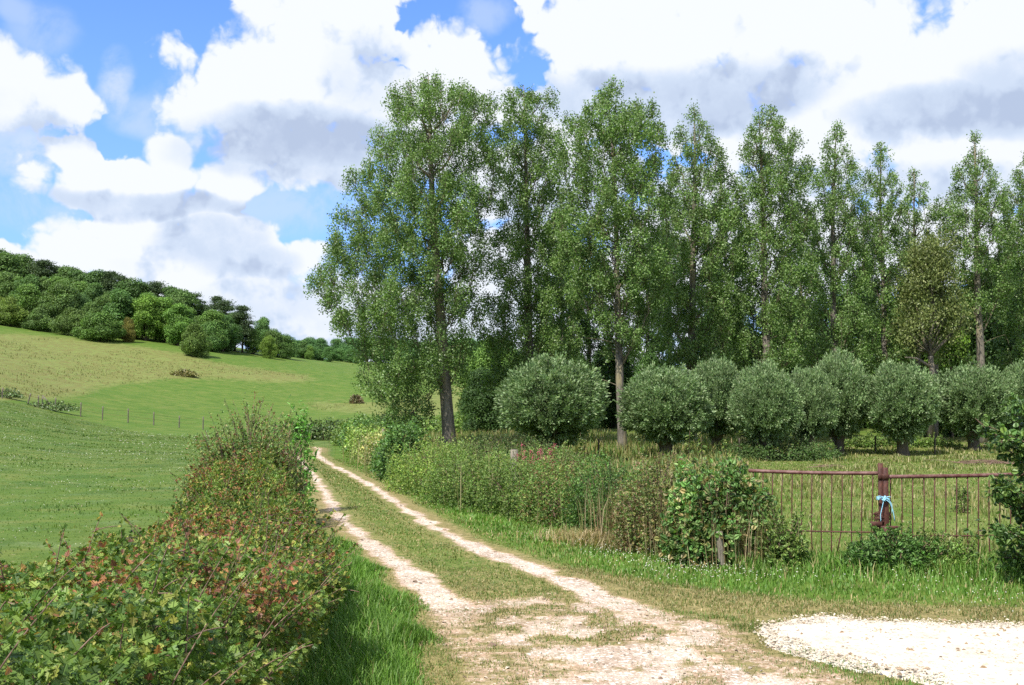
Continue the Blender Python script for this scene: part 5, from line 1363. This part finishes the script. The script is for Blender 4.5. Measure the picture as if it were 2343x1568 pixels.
def build_gate():
    def P(px, py, Y):
        d = vdir(px, py); return np.array((d[0] / d[1] * Y, Y, CAMZ + Y * d[2] / d[1]))
    def leafgate(label, tA, tB, lA, lB, YA, YB, n, skip, bendseed):
        rg = np.random.default_rng(bendseed)
        g = thing('gate', label, 'gate', (P(*tA, YA)[0], YA, 0), 0, 'two leaves of the rusty iron gate'); base = np.array(g.location)
        A0, A1 = P(*tA, YA) - base, P(*tB, YB) - base; B0, B1 = P(*lA, YA) - base, P(*lB, YB) - base
        R = Acc(); t = np.linspace(0, 1, 12)[:, None]; sag = np.concatenate([np.zeros((12, 2)), -.012 * np.sin(t * math.pi)], 1)
        R.tube(A0 * (1 - t) + A1 * t + sag, .026, 12); obj('top_rail', R, M_RUSTP, g, True)
        R = Acc(); c = (B0 + B1) / 2
        R.tube(B0 * (1 - t) + B1 * t + sag, .017, 8, flat=.6); obj('bottom_rail', R, M_RUST, g, True)
        for i in range(n):
            f = (i + .5) / n; a = A0 * (1 - f) + A1 * f; b = B0 * (1 - f) + B1 * f
            low = np.array((b[0] + rg.normal(0, .012), b[1], .03 + .1 * rg.random())); 
            if rg.random() < .2: low[2] = .2; low[0] += rg.normal(0, .04)
            Q = Acc(); Q.tube([a, (a + b) / 2 + (rg.normal(0, .006), 0, 0), b, (b + low) / 2, low], .0085, 6); obj('bar', Q, M_RUST, g, True)
        return g
    g1 = leafgate('left leaf of the rusty iron gate, worn red top pipe, running into the bush', (1712, 1077), (2008, 1083), (1712, 1209), (2005, 1218), 14.4, 13.9, 13, 0, 5)
    g2 = leafgate('right leaf of the rusty iron gate, ending in the hazel leaves', (2024, 1091), (2420, 1082), (2024, 1226), (2420, 1222), 13.85, 14.3, 16, 0, 6)
    # the meeting posts in the middle
    for nm, lb, x0, x1, top, bot, Y, rz in (('gate_post', 'taller flat red post where the two gate leaves meet', 2007, 2017, 1060, 1215, 13.86, .05), ('gate_post', 'shorter flat red post strapped right of the taller one', 2018, 2029, 1070, 1232, 13.80, -.04)):
        a = P((x0 + x1) / 2, top, Y); zt = a[2]
        w = (x1 - x0) * Y / FPX
        g = thing(nm, lb, 'post', (a[0], Y, 0), rz, 'meeting posts of the gate')
        Q = Acc(); Q.box((0, 0, zt / 2 - .02), (w, .045, zt + .04), bev=.006, tilt=(.006, 0)); obj('upright', Q, M_RUST, g)
        Q = Acc(); Q.box((0, -.027, P(0, 1091, Y)[2]), (w + .02, .012, .075), bev=.002); obj('strap', Q, M_RUST, g)
    # latch plates and wound wire at the foot
    c = P(2012, 1200, 13.74); g = thing('gate_latch', 'rusty latch plates at the foot of the meeting posts', 'latch', tuple(c))
    Q = Acc(); Q.box((-.05, 0, 0), (.16, .05, .075), rz=.1, bev=.006); obj('plate', Q, M_RUST, g)
    Q = Acc(); Q.box((.13, -.01, -.045), (.25, .05, .05), rz=-.06, bev=.006); Q.box((.08, -.03, -.11), (.09, .05, .12), bev=.006); obj('plate', Q, M_RUST, g)
    Q = Acc(); rg = np.random.default_rng(9)
    for k in range(3):
        t = np.linspace(0, 6.28 * 5, 90); ph = rg.uniform(0, 6); r = .085 + .012 * k
        Q.tube(np.stack([np.cos(t + ph) * r * (1 + .1 * np.sin(t * 3.3)), np.sin(t + ph) * .05, .03 + .11 * t / t[-1] + .02 * np.sin(t * 1.7 + k)], 1) + (.035, .0, .02), .0045, 5)
    wch = obj('wire', Q, M_RUST); wch.location = tuple(P(2012, 1200, 13.83)); wch.name = 'rusty_wire'
    tag(wch, 'coil of rusty wire wound round the meeting posts above the latch', 'wire')
    # blue cord
    g = thing('blue_cord', 'light blue cord knotted round the meeting posts, ends hanging', 'cord', tuple(P(2018, 1140, 13.8)))
    Q = Acc(); t = np.linspace(0, 6.28 * 3, 60)
    Q.tube(np.stack([np.cos(t) * .078, np.sin(t) * .05, (t / t[-1] - .5) * .05 + .008 * np.sin(t * 2)], 1), .0055, 6); obj('loop', Q, M_ROPE, g, True)
    Q = Acc()
    for k in range(7):
        a = rg.uniform(0, 6.28); e = np.array((math.cos(a) * .09, -.07, math.sin(a) * .05 + .01)); Q.tube(curve((0, -.06, 0), e * .6 + (0, -.03, .03), e, 6), .0055, 6)
    t = np.linspace(0, 1, 12); Q.tube(np.stack([.02 * np.sin(t * 9), np.full(12, -.07), .03 * np.cos(t * 7)], 1), .013, 6)
    obj('knot', Q, M_ROPE, g, True)
    for pts in ([(0, -.065, 0), (-.03, -.08, -.1), (-.06, -.08, -.22), (-.055, -.075, -.31)], [(0, -.065, 0), (.07, -.08, -.05), (.11, -.08, -.15), (.135, -.075, -.30)], [(0, -.065, 0), (.05, -.08, .0), (.10, -.08, -.08), (.10, -.075, -.2)]):
        Q = Acc(); p = np.array(pts); t = np.linspace(0, 3, 12); Q.tube(np.stack([np.interp(t, range(4), p[:, k]) for k in range(3)], 1), .005, 6); obj('cord_end', Q, M_ROPE, g, True)
build_gate()


# ------------------------------------------------------------------ posts, fences, fallen wood
def post(label, x, y, h, r=.05, tilt=(0, 0), cat='post', name='wooden_post', group=None, mat=M_POST, top=True, foot=None):
    rg = np.random.default_rng(int(abs(x * 100)) + 7); z = gz1(x, y) if foot is None else foot
    A = Acc(); k = 6; t = np.linspace(0, 1, k)
    pts = np.stack([tilt[0] * t * h, tilt[1] * t * h, t * (h + .15) - .15], 1)
    A.tube(pts, r * (1 + rg.normal(0, .05, k)), 9)
    o = obj(name, A, mat, None, True); o.location = (x, y, z); tag(o, label, cat, group)
    return o
p = at(1652, 13.9, 1200); post('weathered split post with a leaning top standing below the gate end bush', p[0], 13.9, .50, .05, (-.09, 0))
p = at(1176, 21.9, 1060); post('squared grey post top showing above the hedge beside the pink flowers', p[0], 21.9, 1.28, .085)
p = at(876, 42, 1000); post('thin wooden post among the pale shrubs, left one of two', p[0], 42.0, 1.25, .055)
p = at(905, 44, 1000); post('thin wooden post among the pale shrubs, right one of two', p[0], 44.0, 1.15, .05)
FG = 'fence posts between the pasture and the hillside'
FP = [(2, 922, 24, .02, 'fence post at the very left edge of the pasture fence'), (60, 927, 24, .28, 'fence post leaning strongly right near the left edge'), (86, 930, 26, -.03, 'first upright of the close pair of fence posts'), (94, 933, 24, .02, 'second upright of the close pair, with the slanting brace'),
      (125, 945, 30, .0, 'tall fence post just right of the braced pair'), (183, 961, 31, .01, 'fence post sixth from the left edge, dark and upright'), (233, 972, 30, .02, 'fence post seventh from the left, paler'), (292, 987, 31, .0, 'fence post eighth from the left, darkest one'),
      (351, 996, 29, -.01, 'fence post ninth from the left, weeds at its foot'), (409, 996, 26, .02, 'fence post tenth from the left, short and pale'), (464, 1000, 28, .0, 'fence post eleventh from the left, beside the foreground bush')]
fpts = []
for px, py, hp, tl, lb in FP:
    Y = 85; b = at(px, Y); h = hp * Y / FPX * 1.05
    post(lb, b[0], Y, h, .05, (tl, 0), 'fence post', 'fence_post', FG, bark_mat('post_wood', (.07, .06, .045), (.19, .165, .13), 8) if px == 2 else bpy.data.materials['post_wood'])
    fpts.append((b[0] + tl * h * .8, Y, b[2] + h * .85))
A = Acc(); q = at(94, 85); A.tube([(0, 0, h), (.9, 0, .1)], .045, 7); br = obj('fence_brace', A, bpy.data.materials['post_wood'], None, True); br.location = q; tag(br, 'pale slanting brace leaning on the close pair of fence posts', 'brace')
for j, dz in enumerate((0, -.42)):
    A = Acc(); L = []
    for a, c in zip(fpts[:-1], fpts[1:]):
        for t in np.linspace(0, 1, 5)[:-1]: L.append((a[0] * (1 - t) + c[0] * t, a[1] - .08, (a[2] * (1 - t) + c[2] * t) + dz - .05 * math.sin(t * math.pi)))
    A.tube(L, .006, 4); tag(obj('fence_wire', A, M_RUST), ('upper' if j == 0 else 'lower') + ' thin wire strung along the pasture fence posts', 'wire')
# iron stakes and short posts around the willows
for px, Y, h, lb in ((1368, 41, .9, 'thin dark stake between the third poplar and the second willow'), (2001, 47.5, .8, 'thin stake left of the ball shaped willow'), (2137, 46, .75, 'thin stake right of the ball shaped willow'), (1690, 44, .8, 'thin stake under the fourth willow')):
    b = at(px, Y); post(lb, b[0], Y, h, .035, (.03, 0), 'stake', 'stake', None, M_BARKD)
for (px, Y, h, r, lb) in ((1930, 58, 3.5, .16, 'bare pale trunk seen between the fifth and sixth willows'), (2140, 60, 4.5, .14, 'bare pale trunk behind the ball shaped willow'), (2178, 61, 4, .08, 'thin dead trunk between the last willows')):
    b = at(px, Y); post(lb, b[0], Y, h, r, (.03, 0), 'tree trunk', 'bare_trunk', None, M_BARK)


def branch_heap(name, label, px, py, n, L, seed, spread):
    rg = np.random.default_rng(seed); x, y = ground_hit(px, py); A = Acc()
    for k in range(n):
        c = np.array((rg.normal(0, spread), rg.normal(0, spread * .8), rg.uniform(.02, .12))); a = rg.normal(0, .45) + (math.pi if rg.random() < .5 else 0); l = L * rg.uniform(.4, 1)
        d = np.array((math.cos(a), math.sin(a), rg.uniform(-.02, .12))) * l
        A.tube(curve(c - d / 2, c + (0, 0, .05), c + d / 2, 6), np.linspace(.016, .005, 6), 5)
    o = obj(name, A, M_TWIG, None, True); o.location = (x, y, gz1(x, y)); tag(o, label, 'branches')
branch_heap('fallen_branches', 'heap of fallen grey branches in the meadow behind the right gate leaf', 2255, 1062, 26, 2.2, 801, .55)
branch_heap('fallen_branches', 'few dry sticks on the meadow left of the tall gate post', 1880, 1072, 6, 1.6, 802, .4)
branch_heap('fallen_branches', 'dry sticks on the meadow near the willows above the left gate leaf', 1790, 1050, 5, 1.8, 803, .5)
